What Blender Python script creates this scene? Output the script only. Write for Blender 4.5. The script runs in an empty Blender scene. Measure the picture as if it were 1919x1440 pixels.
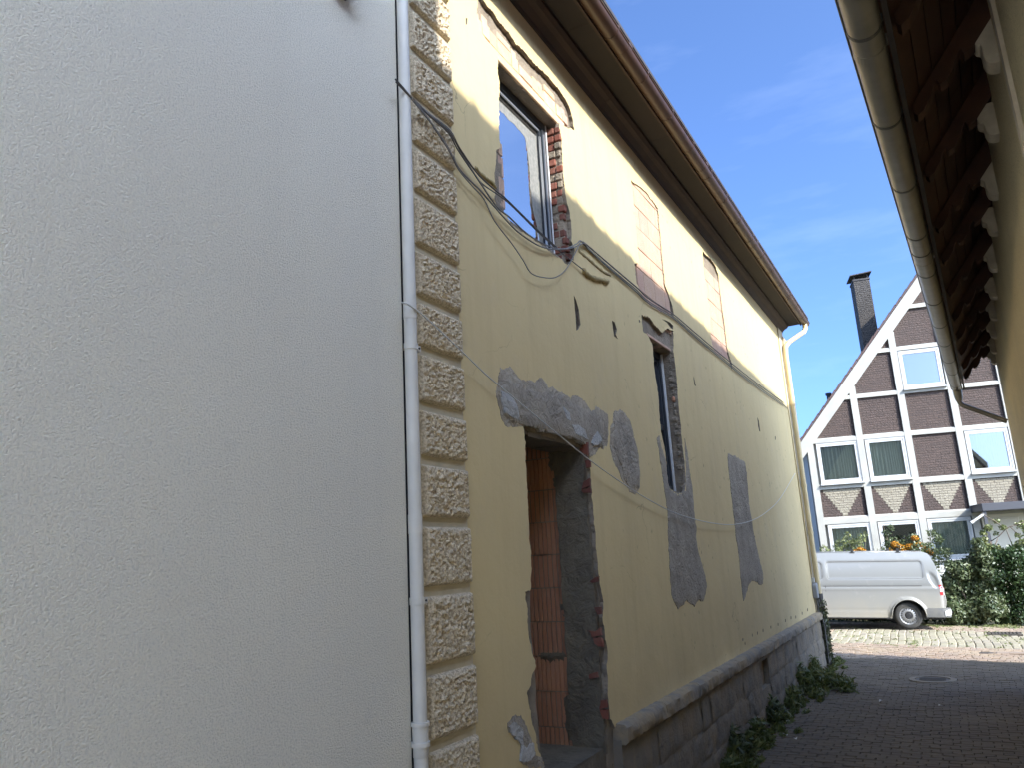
import bpy, math, random
import numpy as np
from mathutils import Vector, Matrix, noise
from mathutils.geometry import delaunay_2d_cdt
R = math.radians
random.seed(7)
SC = bpy.context.scene
COL = SC.collection
EYE = 2.25                      # camera height above the alley paving

# ------------------------------------------------------------------ camera
FPX, CX, CY = 1441.0, 959.5, 720.0
YAW, PITCH, ROLL = R(28.462), R(13.057), R(-3.155)
def _axes():
    cy, sy, cp, sp = math.cos(YAW), math.sin(YAW), math.cos(PITCH), math.sin(PITCH)
    fw = Vector((-sy*cp, cy*cp, sp)); r0 = Vector((cy, sy, 0)); u0 = r0.cross(fw)
    cr, sr = math.cos(ROLL), math.sin(ROLL)
    return r0*cr + u0*sr, u0*cr - r0*sr, fw
AX_R, AX_U, AX_F = _axes()
cam = bpy.data.cameras.new('camera')
cam.sensor_width = 36; cam.sensor_fit = 'HORIZONTAL'; cam.lens = FPX/1919*36
cam.clip_start = 0.05; cam.clip_end = 2000
camo = bpy.data.objects.new('camera', cam); COL.objects.link(camo)
mw = Matrix.Identity(4)
for i in range(3):
    mw[i][0], mw[i][1], mw[i][2] = AX_R[i], AX_U[i], -AX_F[i]
mw[2][3] = EYE
camo.matrix_world = mw
SC.camera = camo

# ------------------------------------------------------------------ light
SUN_A, SUN_K = R(70), 0.73
SUN_EL = math.atan(SUN_K*math.sin(SUN_A))
sun_dir = Vector((math.sin(SUN_A)*math.cos(SUN_EL), -math.cos(SUN_A)*math.cos(SUN_EL), math.sin(SUN_EL)))
world = bpy.data.worlds.new('World'); SC.world = world; world.use_nodes = True
wn, wl = world.node_tree.nodes, world.node_tree.links
wn.clear()
sky = wn.new('ShaderNodeTexSky'); sky.sky_type = 'NISHITA'; sky.sun_disc = False
sky.sun_elevation = SUN_EL; sky.sun_rotation = math.pi - SUN_A
sky.altitude = 100; sky.air_density = 0.38; sky.dust_density = 3.6; sky.ozone_density = 8.0
bg = wn.new('ShaderNodeBackground'); bg.inputs['Strength'].default_value = 0.15
out = wn.new('ShaderNodeOutputWorld')
tc = wn.new('ShaderNodeTexCoord'); mp = wn.new('ShaderNodeMapping'); mp.inputs['Scale'].default_value = (1.2, 3.2, 5.5)
mp.inputs['Rotation'].default_value = (0.2, 0.3, 0.5)
nz = wn.new('ShaderNodeTexNoise'); nz.inputs['Scale'].default_value = 2.0; nz.inputs['Detail'].default_value = 9; nz.inputs['Roughness'].default_value = 0.6
rp = wn.new('ShaderNodeMapRange'); rp.inputs[1].default_value = 0.52; rp.inputs[2].default_value = 0.85; rp.inputs[4].default_value = 0.05
mxw = wn.new('ShaderNodeMix'); mxw.data_type = 'RGBA'; mxw.inputs[7].default_value = (5.2, 5.7, 6.4, 1)
wl.new(tc.outputs['Generated'], mp.inputs[0]); wl.new(mp.outputs[0], nz.inputs['Vector']); wl.new(nz.outputs['Fac'], rp.inputs[0])
wl.new(rp.outputs[0], mxw.inputs[0]); tint = wn.new('ShaderNodeMix'); tint.data_type = 'RGBA'; tint.blend_type = 'MULTIPLY'; tint.inputs[0].default_value = 1.0; tint.inputs[7].default_value = (0.84, 0.94, 0.96, 1)
wl.new(sky.outputs[0], tint.inputs[6]); wl.new(tint.outputs[2], mxw.inputs[6]); wl.new(mxw.outputs[2], bg.inputs['Color']); wl.new(bg.outputs[0], out.inputs[0])
sl = bpy.data.lights.new('sun', 'SUN'); sl.energy = 2.0; sl.angle = R(0.53); sl.color = (1, 0.95, 0.86)
so = bpy.data.objects.new('sun', sl); COL.objects.link(so)
so.rotation_euler = (-sun_dir).to_track_quat('-Z', 'Y').to_euler(); so.location = (8, -6, 14)
SC.view_settings.view_transform = 'Standard'; SC.view_settings.look = 'None'
SC.view_settings.exposure = 2.28; SC.view_settings.gamma = 1.0; SC.view_settings.use_curve_mapping = False
SC.render.engine = 'CYCLES'
SC.cycles.max_bounces = 7; SC.cycles.diffuse_bounces = 4; SC.cycles.transparent_max_bounces = 12

# ------------------------------------------------------------------ photo pixel -> direction -> point on a known surface
def ray(px, py):
    return (AX_R*(px-CX) + AX_U*(CY-py) + AX_F*FPX).normalized()
def onX(px, py, X):
    d = ray(px, py)*1.0; d = d*(X/d.x); return (d.y, d.z+EYE)
def onY(px, py, Y):
    d = ray(px, py); d = d*(Y/d.y); return (d.x, d.z+EYE)
def onZ(px, py, Z):
    d = ray(px, py); d = d*((Z-EYE)/d.z); return (d.x, d.y)
def crop(x0, y0, sc, pts):
    return [(x0+x/sc, y0+y/sc) for x, y in pts]

# ------------------------------------------------------------------ materials
MATS = {}
class NT:
    def __init__(s, name):
        s.m = bpy.data.materials.new(name); s.m.use_nodes = True
        s.n, s.l = s.m.node_tree.nodes, s.m.node_tree.links
        s.b = s.n['Principled BSDF']; s.geo = s.n.new('ShaderNodeNewGeometry')
        MATS[name] = s.m
    def pos(s, scale=(1, 1, 1), src=None):
        k = s.n.new('ShaderNodeMapping'); k.inputs['Scale'].default_value = scale
        s.l.new(src or s.geo.outputs['Position'], k.inputs[0]); return k.outputs[0]
    def noise(s, scale, detail=4, rough=0.55, vec=None, dist=0):
        k = s.n.new('ShaderNodeTexNoise'); k.inputs['Scale'].default_value = scale; k.inputs['Detail'].default_value = detail
        k.inputs['Roughness'].default_value = rough; k.inputs['Distortion'].default_value = dist
        s.l.new(vec or s.geo.outputs['Position'], k.inputs['Vector']); return k.outputs['Fac']
    def voro(s, scale, feature='F1', vec=None):
        k = s.n.new('ShaderNodeTexVoronoi'); k.feature = feature; k.inputs['Scale'].default_value = scale
        s.l.new(vec or s.geo.outputs['Position'], k.inputs['Vector']); return k.outputs['Distance']
    def ramp(s, v, a, b, lo=0, hi=1):
        k = s.n.new('ShaderNodeMapRange'); k.inputs[1].default_value = a; k.inputs[2].default_value = b
        k.inputs[3].default_value = lo; k.inputs[4].default_value = hi; s.l.new(v, k.inputs[0]); return k.outputs[0]
    def math(s, op, a, b):
        k = s.n.new('ShaderNodeMath'); k.operation = op
        for i, v in enumerate((a, b)):
            if isinstance(v, (int, float)): k.inputs[i].default_value = v
            else: s.l.new(v, k.inputs[i])
        return k.outputs[0]
    def mix(s, fac, a, b, mode='MIX'):
        k = s.n.new('ShaderNodeMix'); k.data_type = 'RGBA'; k.blend_type = mode
        for i, v in ((0, fac), (6, a), (7, b)):
            if isinstance(v, (int, float)): k.inputs[i].default_value = v
            elif isinstance(v, tuple): k.inputs[i].default_value = (*v[:3], 1)
            else: s.l.new(v, k.inputs[i])
        return k.outputs[2]
    def col(s, v):
        if isinstance(v, tuple): s.b.inputs['Base Color'].default_value = (*v[:3], 1)
        else: s.l.new(v, s.b.inputs['Base Color'])
    def rough(s, v):
        if isinstance(v, (int, float)): s.b.inputs['Roughness'].default_value = v
        else: s.l.new(v, s.b.inputs['Roughness'])
    def bump(s, h, strength=0.5, dist=0.01):
        k = s.n.new('ShaderNodeBump'); k.inputs['Strength'].default_value = strength; k.inputs['Distance'].default_value = dist
        s.l.new(h, k.inputs['Height'])
        if s.b.inputs['Normal'].is_linked: s.l.new(s.b.inputs['Normal'].links[0].from_socket, k.inputs['Normal'])
        s.l.new(k.outputs[0], s.b.inputs['Normal'])
    def rnd(s):
        return s.n.new('ShaderNodeObjectInfo').outputs['Random']
    def island(s):
        return s.geo.outputs['Random Per Island']
    def set(s, **kw):
        for k, v in kw.items(): s.b.inputs[k].default_value = v
def simple(name, c, rough=0.6, c2=None, scale=6, bump=None, rnd=None, metallic=0, spec=0.5, isl=False):
    t = NT(name); t.rough(rough); t.set(Metallic=metallic); t.b.inputs['Specular IOR Level'].default_value = spec
    cc = c
    if c2: cc = t.mix(t.ramp(t.noise(scale, 5), 0.35, 0.68), c, c2)
    if rnd: cc = t.mix(t.island() if isl else t.rnd(), cc, rnd) if isinstance(rnd, tuple) else cc
    t.col(cc)
    if bump: t.bump(t.noise(bump[0], 4), bump[1], bump[2])
    return t.m

def build_materials():
    # white spatter render
    t = NT('white_render')
    n1 = t.noise(95, 4, 0.65, t.pos((1, 1, 1.2)), 0.2); n2 = t.noise(210, 2)
    h = t.math('ADD', n1, t.math('MULTIPLY', n2, 0.45))
    big = t.noise(0.8, 4)
    c = t.mix(t.ramp(big, 0.35, 0.7), (0.90, 0.84, 0.70), (0.86, 0.80, 0.67))
    sm = t.ramp(t.noise(3.1, 5, 0.6), 0.66, 0.82)
    c = t.mix(t.math('MULTIPLY', sm, 0.35), c, (0.5, 0.5, 0.46))
    sk = t.ramp(t.noise(1.0, 6, 0.6, t.pos((1, 6, 0.22))), 0.52, 0.8)
    c = t.mix(t.math('MULTIPLY', sk, 0.1), c, (0.58, 0.56, 0.48))
    spot = t.ramp(t.voro(0.9), 0.02, 0.07, 0.3, 0)
    c = t.mix(spot, c, (0.42, 0.42, 0.38))
    c = t.mix(t.ramp(n1, 0.36, 0.52, 0.34, 0), c, (0.48, 0.46, 0.40))  # hollows of the grain darkened: shade of the relief put into the colour
    t.col(c); t.rough(0.85); t.bump(h, 1.0, 0.013)
    # yellow lime plaster
    t = NT('yellow_plaster')
    P = t.geo.outputs['Position']
    sep = t.n.new('ShaderNodeSeparateXYZ'); t.l.new(P, sep.inputs[0])
    c = t.mix(t.ramp(t.noise(0.55, 5, 0.6), 0.3, 0.72), (0.655, 0.515, 0.262), (0.595, 0.47, 0.25))
    streak = t.ramp(t.noise(1.0, 6, 0.6, t.pos((1, 7, 0.45))), 0.5, 0.75)
    c = t.mix(t.math('MULTIPLY', streak, 0.28), c, (0.47, 0.35, 0.18))
    blot = t.ramp(t.noise(2.3, 6, 0.65), 0.56, 0.78)
    c = t.mix(t.math('MULTIPLY', blot, 0.34), c, (0.50, 0.41, 0.27))
    damp = t.math('MULTIPLY', t.ramp(sep.outputs['Z'], 2.15, 0.9), t.ramp(t.noise(1.4, 5), 0.3, 0.7))
    c = t.mix(t.math('MULTIPLY', damp, 0.6), c, (0.41, 0.315, 0.17))
    # hairline cracks and small pits, more of them towards the far end
    wv = t.n.new('ShaderNodeMix'); wv.data_type = 'VECTOR'; wv.inputs[0].default_value = 0.2
    nv = t.n.new('ShaderNodeTexNoise'); nv.inputs['Scale'].default_value = 4; nv.inputs['Detail'].default_value = 8
    t.l.new(P, nv.inputs['Vector']); t.l.new(P, wv.inputs[4]); t.l.new(nv.outputs['Color'], wv.inputs[5])
    ed = t.voro(1.15, 'DISTANCE_TO_EDGE', wv.outputs[1])
    crack = t.math('MULTIPLY', t.ramp(ed, 0.0, 0.0035, 1, 0), t.ramp(t.noise(1.6, 4), 0.53, 0.62))
    pv = t.voro(9, 'F1', t.pos((1, 1.1, 0.5)))
    pits = t.math('MULTIPLY', t.ramp(pv, 0.065, 0.12, 1, 0), t.ramp(t.noise(1.7, 4), 0.44, 0.56))
    pits = t.math('MULTIPLY', pits, t.ramp(sep.outputs['Y'], 5.5, 9.0))
    mark = t.math('MAXIMUM', t.math('MULTIPLY', crack, 0.55), t.math('MULTIPLY', pits, 0.9))
    c = t.mix(mark, c, (0.16, 0.12, 0.075))
    t.col(c); t.rough(0.88)
    h = t.math('ADD', t.math('MULTIPLY', t.noise(3.5, 5), 1.0), t.math('MULTIPLY', t.noise(55, 3), 0.11))
    h = t.math('SUBTRACT', h, t.math('MULTIPLY', mark, 0.3))
    t.bump(h, 0.5, 0.02)
    # rough-cast quoins
    t = NT('quoin_stone')
    n = t.noise(70, 3, 0.6)
    c = t.mix(t.ramp(n, 0.36, 0.6), (0.36, 0.285, 0.19), (0.70, 0.585, 0.405))
    c = t.mix(t.ramp(t.noise(2.2, 4), 0.45, 0.75, 0, 0.4), c, (0.5, 0.43, 0.31))
    t.col(c); t.rough(0.9); t.bump(n, 0.7, 0.012)
    t = NT('quoin_margin')
    c = t.mix(t.ramp(t.noise(7, 5), 0.35, 0.7), (0.54, 0.47, 0.335), (0.43, 0.37, 0.26)); t.col(c); t.rough(0.9); t.bump(t.noise(30, 4), 0.3, 0.008)
    # masonry base coat and mortars
    t = NT('base_mortar')
    c = t.mix(t.ramp(t.noise(4, 6), 0.35, 0.65), (0.30, 0.245, 0.18), (0.195, 0.16, 0.12))
    c = t.mix(t.ramp(t.noise(24, 5), 0.62, 0.7, 0, 0.7), c, (0.10, 0.08, 0.06))
    t.col(c); t.rough(0.95); t.bump(t.noise(14, 6, 0.65), 0.9, 0.03); t.bump(t.noise(70, 4), 0.5, 0.006)
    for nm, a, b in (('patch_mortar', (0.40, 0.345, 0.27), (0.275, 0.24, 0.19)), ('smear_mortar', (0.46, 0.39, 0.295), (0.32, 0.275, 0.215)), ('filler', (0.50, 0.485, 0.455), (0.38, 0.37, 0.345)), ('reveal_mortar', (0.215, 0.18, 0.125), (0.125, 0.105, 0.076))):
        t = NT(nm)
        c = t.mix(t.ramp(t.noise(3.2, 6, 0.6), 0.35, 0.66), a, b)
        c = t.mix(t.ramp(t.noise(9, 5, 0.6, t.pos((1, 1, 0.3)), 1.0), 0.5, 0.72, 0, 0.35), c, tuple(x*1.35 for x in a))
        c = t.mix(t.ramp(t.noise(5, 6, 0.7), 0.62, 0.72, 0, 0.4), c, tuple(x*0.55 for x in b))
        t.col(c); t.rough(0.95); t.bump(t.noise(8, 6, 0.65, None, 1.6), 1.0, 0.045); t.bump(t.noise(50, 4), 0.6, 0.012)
    # fired clay
    def clay(nm, a, b, d, rough=0.9):
        t = NT(nm); r = t.rnd()
        c = t.mix(r, a, b); c = t.mix(t.ramp(t.noise(9, 5), 0.45, 0.75, 0, 0.6), c, d)
        t.col(c); t.rough(rough); t.bump(t.noise(60, 4), 0.5, 0.006)
    clay('pale_clay', (0.56, 0.385, 0.265), (0.50, 0.31, 0.24), (0.58, 0.43, 0.34))
    clay('brown_clay', (0.50, 0.25, 0.145), (0.42, 0.20, 0.12), (0.44, 0.26, 0.17))
    clay('red_brick', (0.22, 0.068, 0.042), (0.125, 0.045, 0.032), (0.24, 0.13, 0.09))
    clay('cream_clay', (0.66, 0.47, 0.27), (0.58, 0.34, 0.22), (0.70, 0.56, 0.36))
    clay('pantile_clay', (0.13, 0.055, 0.035), (0.085, 0.038, 0.026), (0.05, 0.028, 0.02), 0.7)
    clay('house_tile', (0.085, 0.045, 0.038), (0.06, 0.034, 0.03), (0.05, 0.032, 0.028), 0.7)
    # natural stone
    t = NT('plinth_stone'); r = t.rnd()
    c = t.mix(r, (0.25, 0.20, 0.14), (0.185, 0.155, 0.12))
    c = t.mix(t.ramp(t.noise(3.5, 6, 0.65), 0.4, 0.7), c, (0.165, 0.15, 0.125))
    c = t.mix(t.ramp(t.noise(1.2, 5, 0.6, t.pos((1, 4, 0.6))), 0.5, 0.75, 0, 0.6), c, (0.30, 0.225, 0.12))
    c = t.mix(t.ramp(t.noise(17, 5), 0.6, 0.7, 0, 0.5), c, (0.09, 0.085, 0.07))
    t.col(c); t.rough(0.95); t.bump(t.noise(10, 6, 0.65), 0.8, 0.03); t.bump(t.noise(60, 4), 0.5, 0.008)
    t = NT('ledge_stone'); r = t.rnd()
    c = t.mix(r, (0.33, 0.25, 0.145), (0.27, 0.23, 0.175))
    c = t.mix(t.ramp(t.noise(4, 6), 0.4, 0.65), c, (0.20, 0.18, 0.15))
    t.col(c); t.rough(0.95); t.bump(t.noise(9, 6), 0.8, 0.03)
    # paving
    def paving(nm, a, b, d, isl=True):
        t = NT(nm); r = t.island() if isl else t.rnd()
        c = t.mix(r, a, b); c = t.mix(t.ramp(t.noise(1.3, 5), 0.4, 0.7, 0, 0.6), c, d)
        c = t.mix(t.ramp(t.noise(40, 4), 0.4, 0.7, 0, 0.3), c, tuple(x*0.6 for x in a))
        t.col(c); t.rough(0.8); t.bump(t.noise(35, 4), 0.4, 0.008)
    paving('alley_brick', (0.135, 0.105, 0.072), (0.098, 0.078, 0.055), (0.15, 0.116, 0.072))
    paving('pink_sett', (0.33, 0.245, 0.18), (0.24, 0.19, 0.15), (0.34, 0.275, 0.18))
    paving('grey_sett', (0.33, 0.29, 0.215), (0.24, 0.21, 0.16), (0.29, 0.275, 0.15), False)
    simple('ground_soil', (0.085, 0.075, 0.05), 0.95, (0.13, 0.13, 0.055), 3, (30, 0.6, 0.02))
    simple('mossy_joint', (0.13, 0.125, 0.05), 0.95, (0.19, 0.165, 0.09), 2.2, (30, 0.6, 0.02))
    simple('stained_board', (0.085, 0.034, 0.018), 0.6, (0.055, 0.024, 0.014), 5, (40, 0.3, 0.004))
    simple('gouge_dark', (0.045, 0.034, 0.024), 0.95, (0.10, 0.07, 0.045), 20, (40, 0.8, 0.02))
    simple('bounce_gravel', (0.36, 0.34, 0.30), 0.95, (0.28, 0.265, 0.235), 5, (60, 0.6, 0.01))  # pale so that it bounces light into the alley
    # metals, paints
    simple('white_pipe', (0.66, 0.63, 0.56), 0.45, (0.58, 0.555, 0.495), 5)
    simple('brown_gutter', (0.075, 0.038, 0.021), 0.42, (0.055, 0.03, 0.018), 7)
    simple('brown_wood', (0.05, 0.029, 0.018), 0.75, (0.036, 0.022, 0.015), 4, (30, 0.25, 0.004))
    simple('dark_soffit', (0.022, 0.015, 0.012), 0.8, (0.016, 0.012, 0.010), 3)
    simple('dark_roof', (0.05, 0.045, 0.045), 0.7, (0.035, 0.03, 0.03), 5)
    simple('zinc', (0.25, 0.232, 0.20), 0.38, (0.20, 0.185, 0.16), 7, None, None, 0.55)
    simple('zinc_dark', (0.05, 0.048, 0.045), 0.5)
    simple('yellow_pipe', (0.63, 0.51, 0.28), 0.45, (0.55, 0.43, 0.23), 4)
    simple('cast_iron', (0.055, 0.052, 0.048), 0.6, (0.09, 0.07, 0.055), 9, (40, 0.4, 0.004))
    simple('anthracite', (0.035, 0.042, 0.052), 0.32)
    simple('aluminium', (0.48, 0.50, 0.52), 0.3, None, 6, None, None, 0.7)
    simple('sealing_strip', (0.70, 0.70, 0.70), 0.6)
    simple('film_grey', (0.17, 0.175, 0.165), 0.6, (0.26, 0.255, 0.235), 30)
    simple('black_rubber', (0.018, 0.018, 0.019), 0.75, (0.028, 0.027, 0.026), 12)
    simple('black_plastic', (0.02, 0.02, 0.021), 0.5)
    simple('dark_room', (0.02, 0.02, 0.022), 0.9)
    simple('cable_grey', (0.17, 0.16, 0.145), 0.55)
    simple('cable_dark', (0.085, 0.075, 0.062), 0.55)
    simple('cable_white', (0.55, 0.54, 0.50), 0.5)
    simple('olive_mould', (0.36, 0.285, 0.13), 0.9, (0.28, 0.21, 0.095), 9, (25, 0.6, 0.012))
    simple('white_paint', (0.37, 0.36, 0.315), 0.6, (0.315, 0.305, 0.27), 2.5, (30, 0.2, 0.004))
    simple('white_frame', (0.45, 0.455, 0.445), 0.35)
    simple('corbel_paint', (0.56, 0.50, 0.40), 0.75, (0.42, 0.365, 0.28), 8, (25, 0.4, 0.008))
    simple('lintel_concrete', (0.20, 0.165, 0.125), 0.9, (0.13, 0.11, 0.085), 6, (20, 0.6, 0.01))
    simple('box_grey', (0.24, 0.25, 0.26), 0.5)
    simple('curtain', (0.72, 0.72, 0.66), 0.9)
    simple('net_curtain', (0.62, 0.66, 0.62), 0.9)
    simple('porch_dark', (0.055, 0.056, 0.065), 0.5)
    simple('cream_door', (0.62, 0.57, 0.46), 0.5)
    # tan render of the house on the right
    t = NT('tan_render')
    n = t.noise(60, 4, 0.75); n2 = t.noise(1.3, 5)
    c = t.mix(t.ramp(n2, 0.35, 0.7), (0.64, 0.545, 0.34), (0.57, 0.49, 0.315))
    c = t.mix(t.ramp(n, 0.54, 0.66, 0, 0.65), c, (0.24, 0.19, 0.11))
    t.col(c); t.rough(0.95); t.bump(n, 1.0, 0.018)
    # textured brick panels of the timber house (object space: x along facade, z up)
    def panel(nm, a, b, mort):
        t = NT(nm)
        tcn = t.n.new('ShaderNodeTexCoord'); sx = t.n.new('ShaderNodeSeparateXYZ'); t.l.new(tcn.outputs['Object'], sx.inputs[0])
        nn = t.n.new('ShaderNodeTexNoise'); nn.inputs['Scale'].default_value = 9; t.l.new(tcn.outputs['Object'], nn.inputs['Vector'])
        zz = t.math('ADD', sx.outputs['Z'], t.math('MULTIPLY', nn.outputs['Fac'], 0.035))
        xx = t.math('ADD', sx.outputs['X'], t.math('MULTIPLY', nn.outputs['Fac'], 0.05))
        cx = t.n.new('ShaderNodeCombineXYZ'); t.l.new(xx, cx.inputs[0]); t.l.new(zz, cx.inputs[1])
        br = t.n.new('ShaderNodeTexBrick'); br.inputs['Scale'].default_value = 1; br.inputs['Brick Width'].default_value = 0.24
        br.inputs['Row Height'].default_value = 0.075; br.inputs['Mortar Size'].default_value = 0.007; br.inputs['Mortar Smooth'].default_value = 0.6
        br.inputs['Color1'].default_value = (*a, 1); br.inputs['Color2'].default_value = (*b, 1); br.inputs['Mortar'].default_value = (*mort, 1)
        t.l.new(cx.outputs[0], br.inputs['Vector'])
        n = t.noise(22, 5, 0.6)
        t.col(t.mix(t.ramp(n, 0.4, 0.7, 0, 0.5), br.outputs['Color'], tuple(x*0.7 for x in a))); t.rough(0.8)
        inv = t.math('SUBTRACT', 1.0, br.outputs['Fac'])
        t.bump(t.math('ADD', t.math('MULTIPLY', inv, 1.0), t.math('MULTIPLY', n, 1.1)), 1.0, 0.03)
    panel('brown_panel', (0.085, 0.056, 0.045), (0.066, 0.045, 0.037), (0.032, 0.023, 0.019))
    panel('cream_panel', (0.31, 0.275, 0.205), (0.265, 0.235, 0.175), (0.11, 0.09, 0.07))
    panel('chimney_brick', (0.075, 0.066, 0.058), (0.056, 0.05, 0.045), (0.03, 0.027, 0.024))
    panel('white_brick', (0.68, 0.68, 0.67), (0.62, 0.62, 0.61), (0.4, 0.4, 0.39))
    # window glass: clear sheet with a mirror-like coat
    def glass(nm, lo, hi, tint):
        t = NT(nm); t.n.remove(t.b)
        o = t.n['Material Output']; tr = t.n.new('ShaderNodeBsdfTransparent'); tr.inputs[0].default_value = (*tint, 1)
        gl = t.n.new('ShaderNodeBsdfGlossy'); gl.inputs['Roughness'].default_value = 0.02; gl.inputs['Color'].default_value = (0.95, 0.97, 1, 1)
        lw = t.n.new('ShaderNodeLayerWeight'); lw.inputs[0].default_value = 0.35
        k = t.ramp(lw.outputs['Fresnel'], 0.0, 1.0, lo, hi)
        mx = t.n.new('ShaderNodeMixShader'); t.l.new(k, mx.inputs[0]); t.l.new(tr.outputs[0], mx.inputs[1]); t.l.new(gl.outputs[0], mx.inputs[2]); t.l.new(mx.outputs[0], o.inputs[0])
    glass('glass', 0.06, 0.9, (0.75, 0.79, 0.77)); glass('coated_glass', 0.62, 1.0, (0.4, 0.42, 0.45)); glass('sky_glass', 0.26, 1.0, (0.55, 0.6, 0.6))
    # van
    t = NT('van_paint')
    sx = t.n.new('ShaderNodeSeparateXYZ'); t.l.new(t.geo.outputs['Position'], sx.inputs[0])
    dirt = t.math('MULTIPLY', t.ramp(sx.outputs['Z'], 1.15, 0.3), t.ramp(t.noise(2.5, 6), 0.25, 0.75, 0.35, 1))
    c = t.mix(t.math('MULTIPLY', dirt, 1.0), (0.215, 0.22, 0.215), (0.30, 0.265, 0.20))
    c = t.mix(t.ramp(t.noise(3.5, 6, 0.6), 0.6, 0.78, 0, 0.25), c, (0.45, 0.43, 0.38))
    t.col(c); t.rough(t.ramp(dirt, 0, 1, 0.3, 0.7)); t.set(Metallic=0.15); t.b.inputs['Coat Weight'].default_value = 0.35; t.b.inputs['Coat Roughness'].default_value = 0.12
    simple('tail_red', (0.5, 0.015, 0.02), 0.2); simple('tail_clear', (0.72, 0.68, 0.68), 0.2)
    simple('bumper_grey', (0.085, 0.085, 0.087), 0.6, (0.13, 0.125, 0.11), 6)
    simple('rim_steel', (0.27, 0.27, 0.275), 0.4, (0.18, 0.175, 0.16), 9, None, None, 0.5)
    simple('tyre', (0.022, 0.022, 0.021), 0.85, (0.045, 0.042, 0.037), 8)
    # leaves
    def leaf(nm, a, b, tr=0.25):
        t = NT(nm); c = t.mix(t.island(), a, b); t.col(c); t.rough(0.45)
        o = t.n['Material Output']; tl = t.n.new('ShaderNodeBsdfTranslucent'); t.l.new(c, tl.inputs[0])
        mx = t.n.new('ShaderNodeMixShader'); mx.inputs[0].default_value = tr
        t.l.new(t.b.outputs[0], mx.inputs[1]); t.l.new(tl.outputs[0], mx.inputs[2]); t.l.new(mx.outputs[0], o.inputs[0])
    leaf('leaf_dark', (0.028, 0.058, 0.018), (0.052, 0.085, 0.027)); leaf('leaf_variegated', (0.035, 0.06, 0.02), (0.155, 0.18, 0.085))
    leaf('leaf_olive', (0.11, 0.15, 0.05), (0.26, 0.27, 0.11)); leaf('leaf_weed', (0.075, 0.105, 0.022), (0.16, 0.16, 0.045)); leaf('leaf_moss', (0.05, 0.07, 0.02), (0.085, 0.09, 0.028), 0.1)
    leaf('berry_orange', (0.52, 0.27, 0.015), (0.45, 0.16, 0.01), 0.05); leaf('leaf_dry', (0.30, 0.25, 0.12), (0.22, 0.16, 0.08), 0.1)
    simple('bark', (0.16, 0.12, 0.085), 0.9, (0.10, 0.08, 0.06), 12)
    simple('litter', (0.62, 0.60, 0.54), 0.7)
build_materials()
M = MATS

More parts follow.
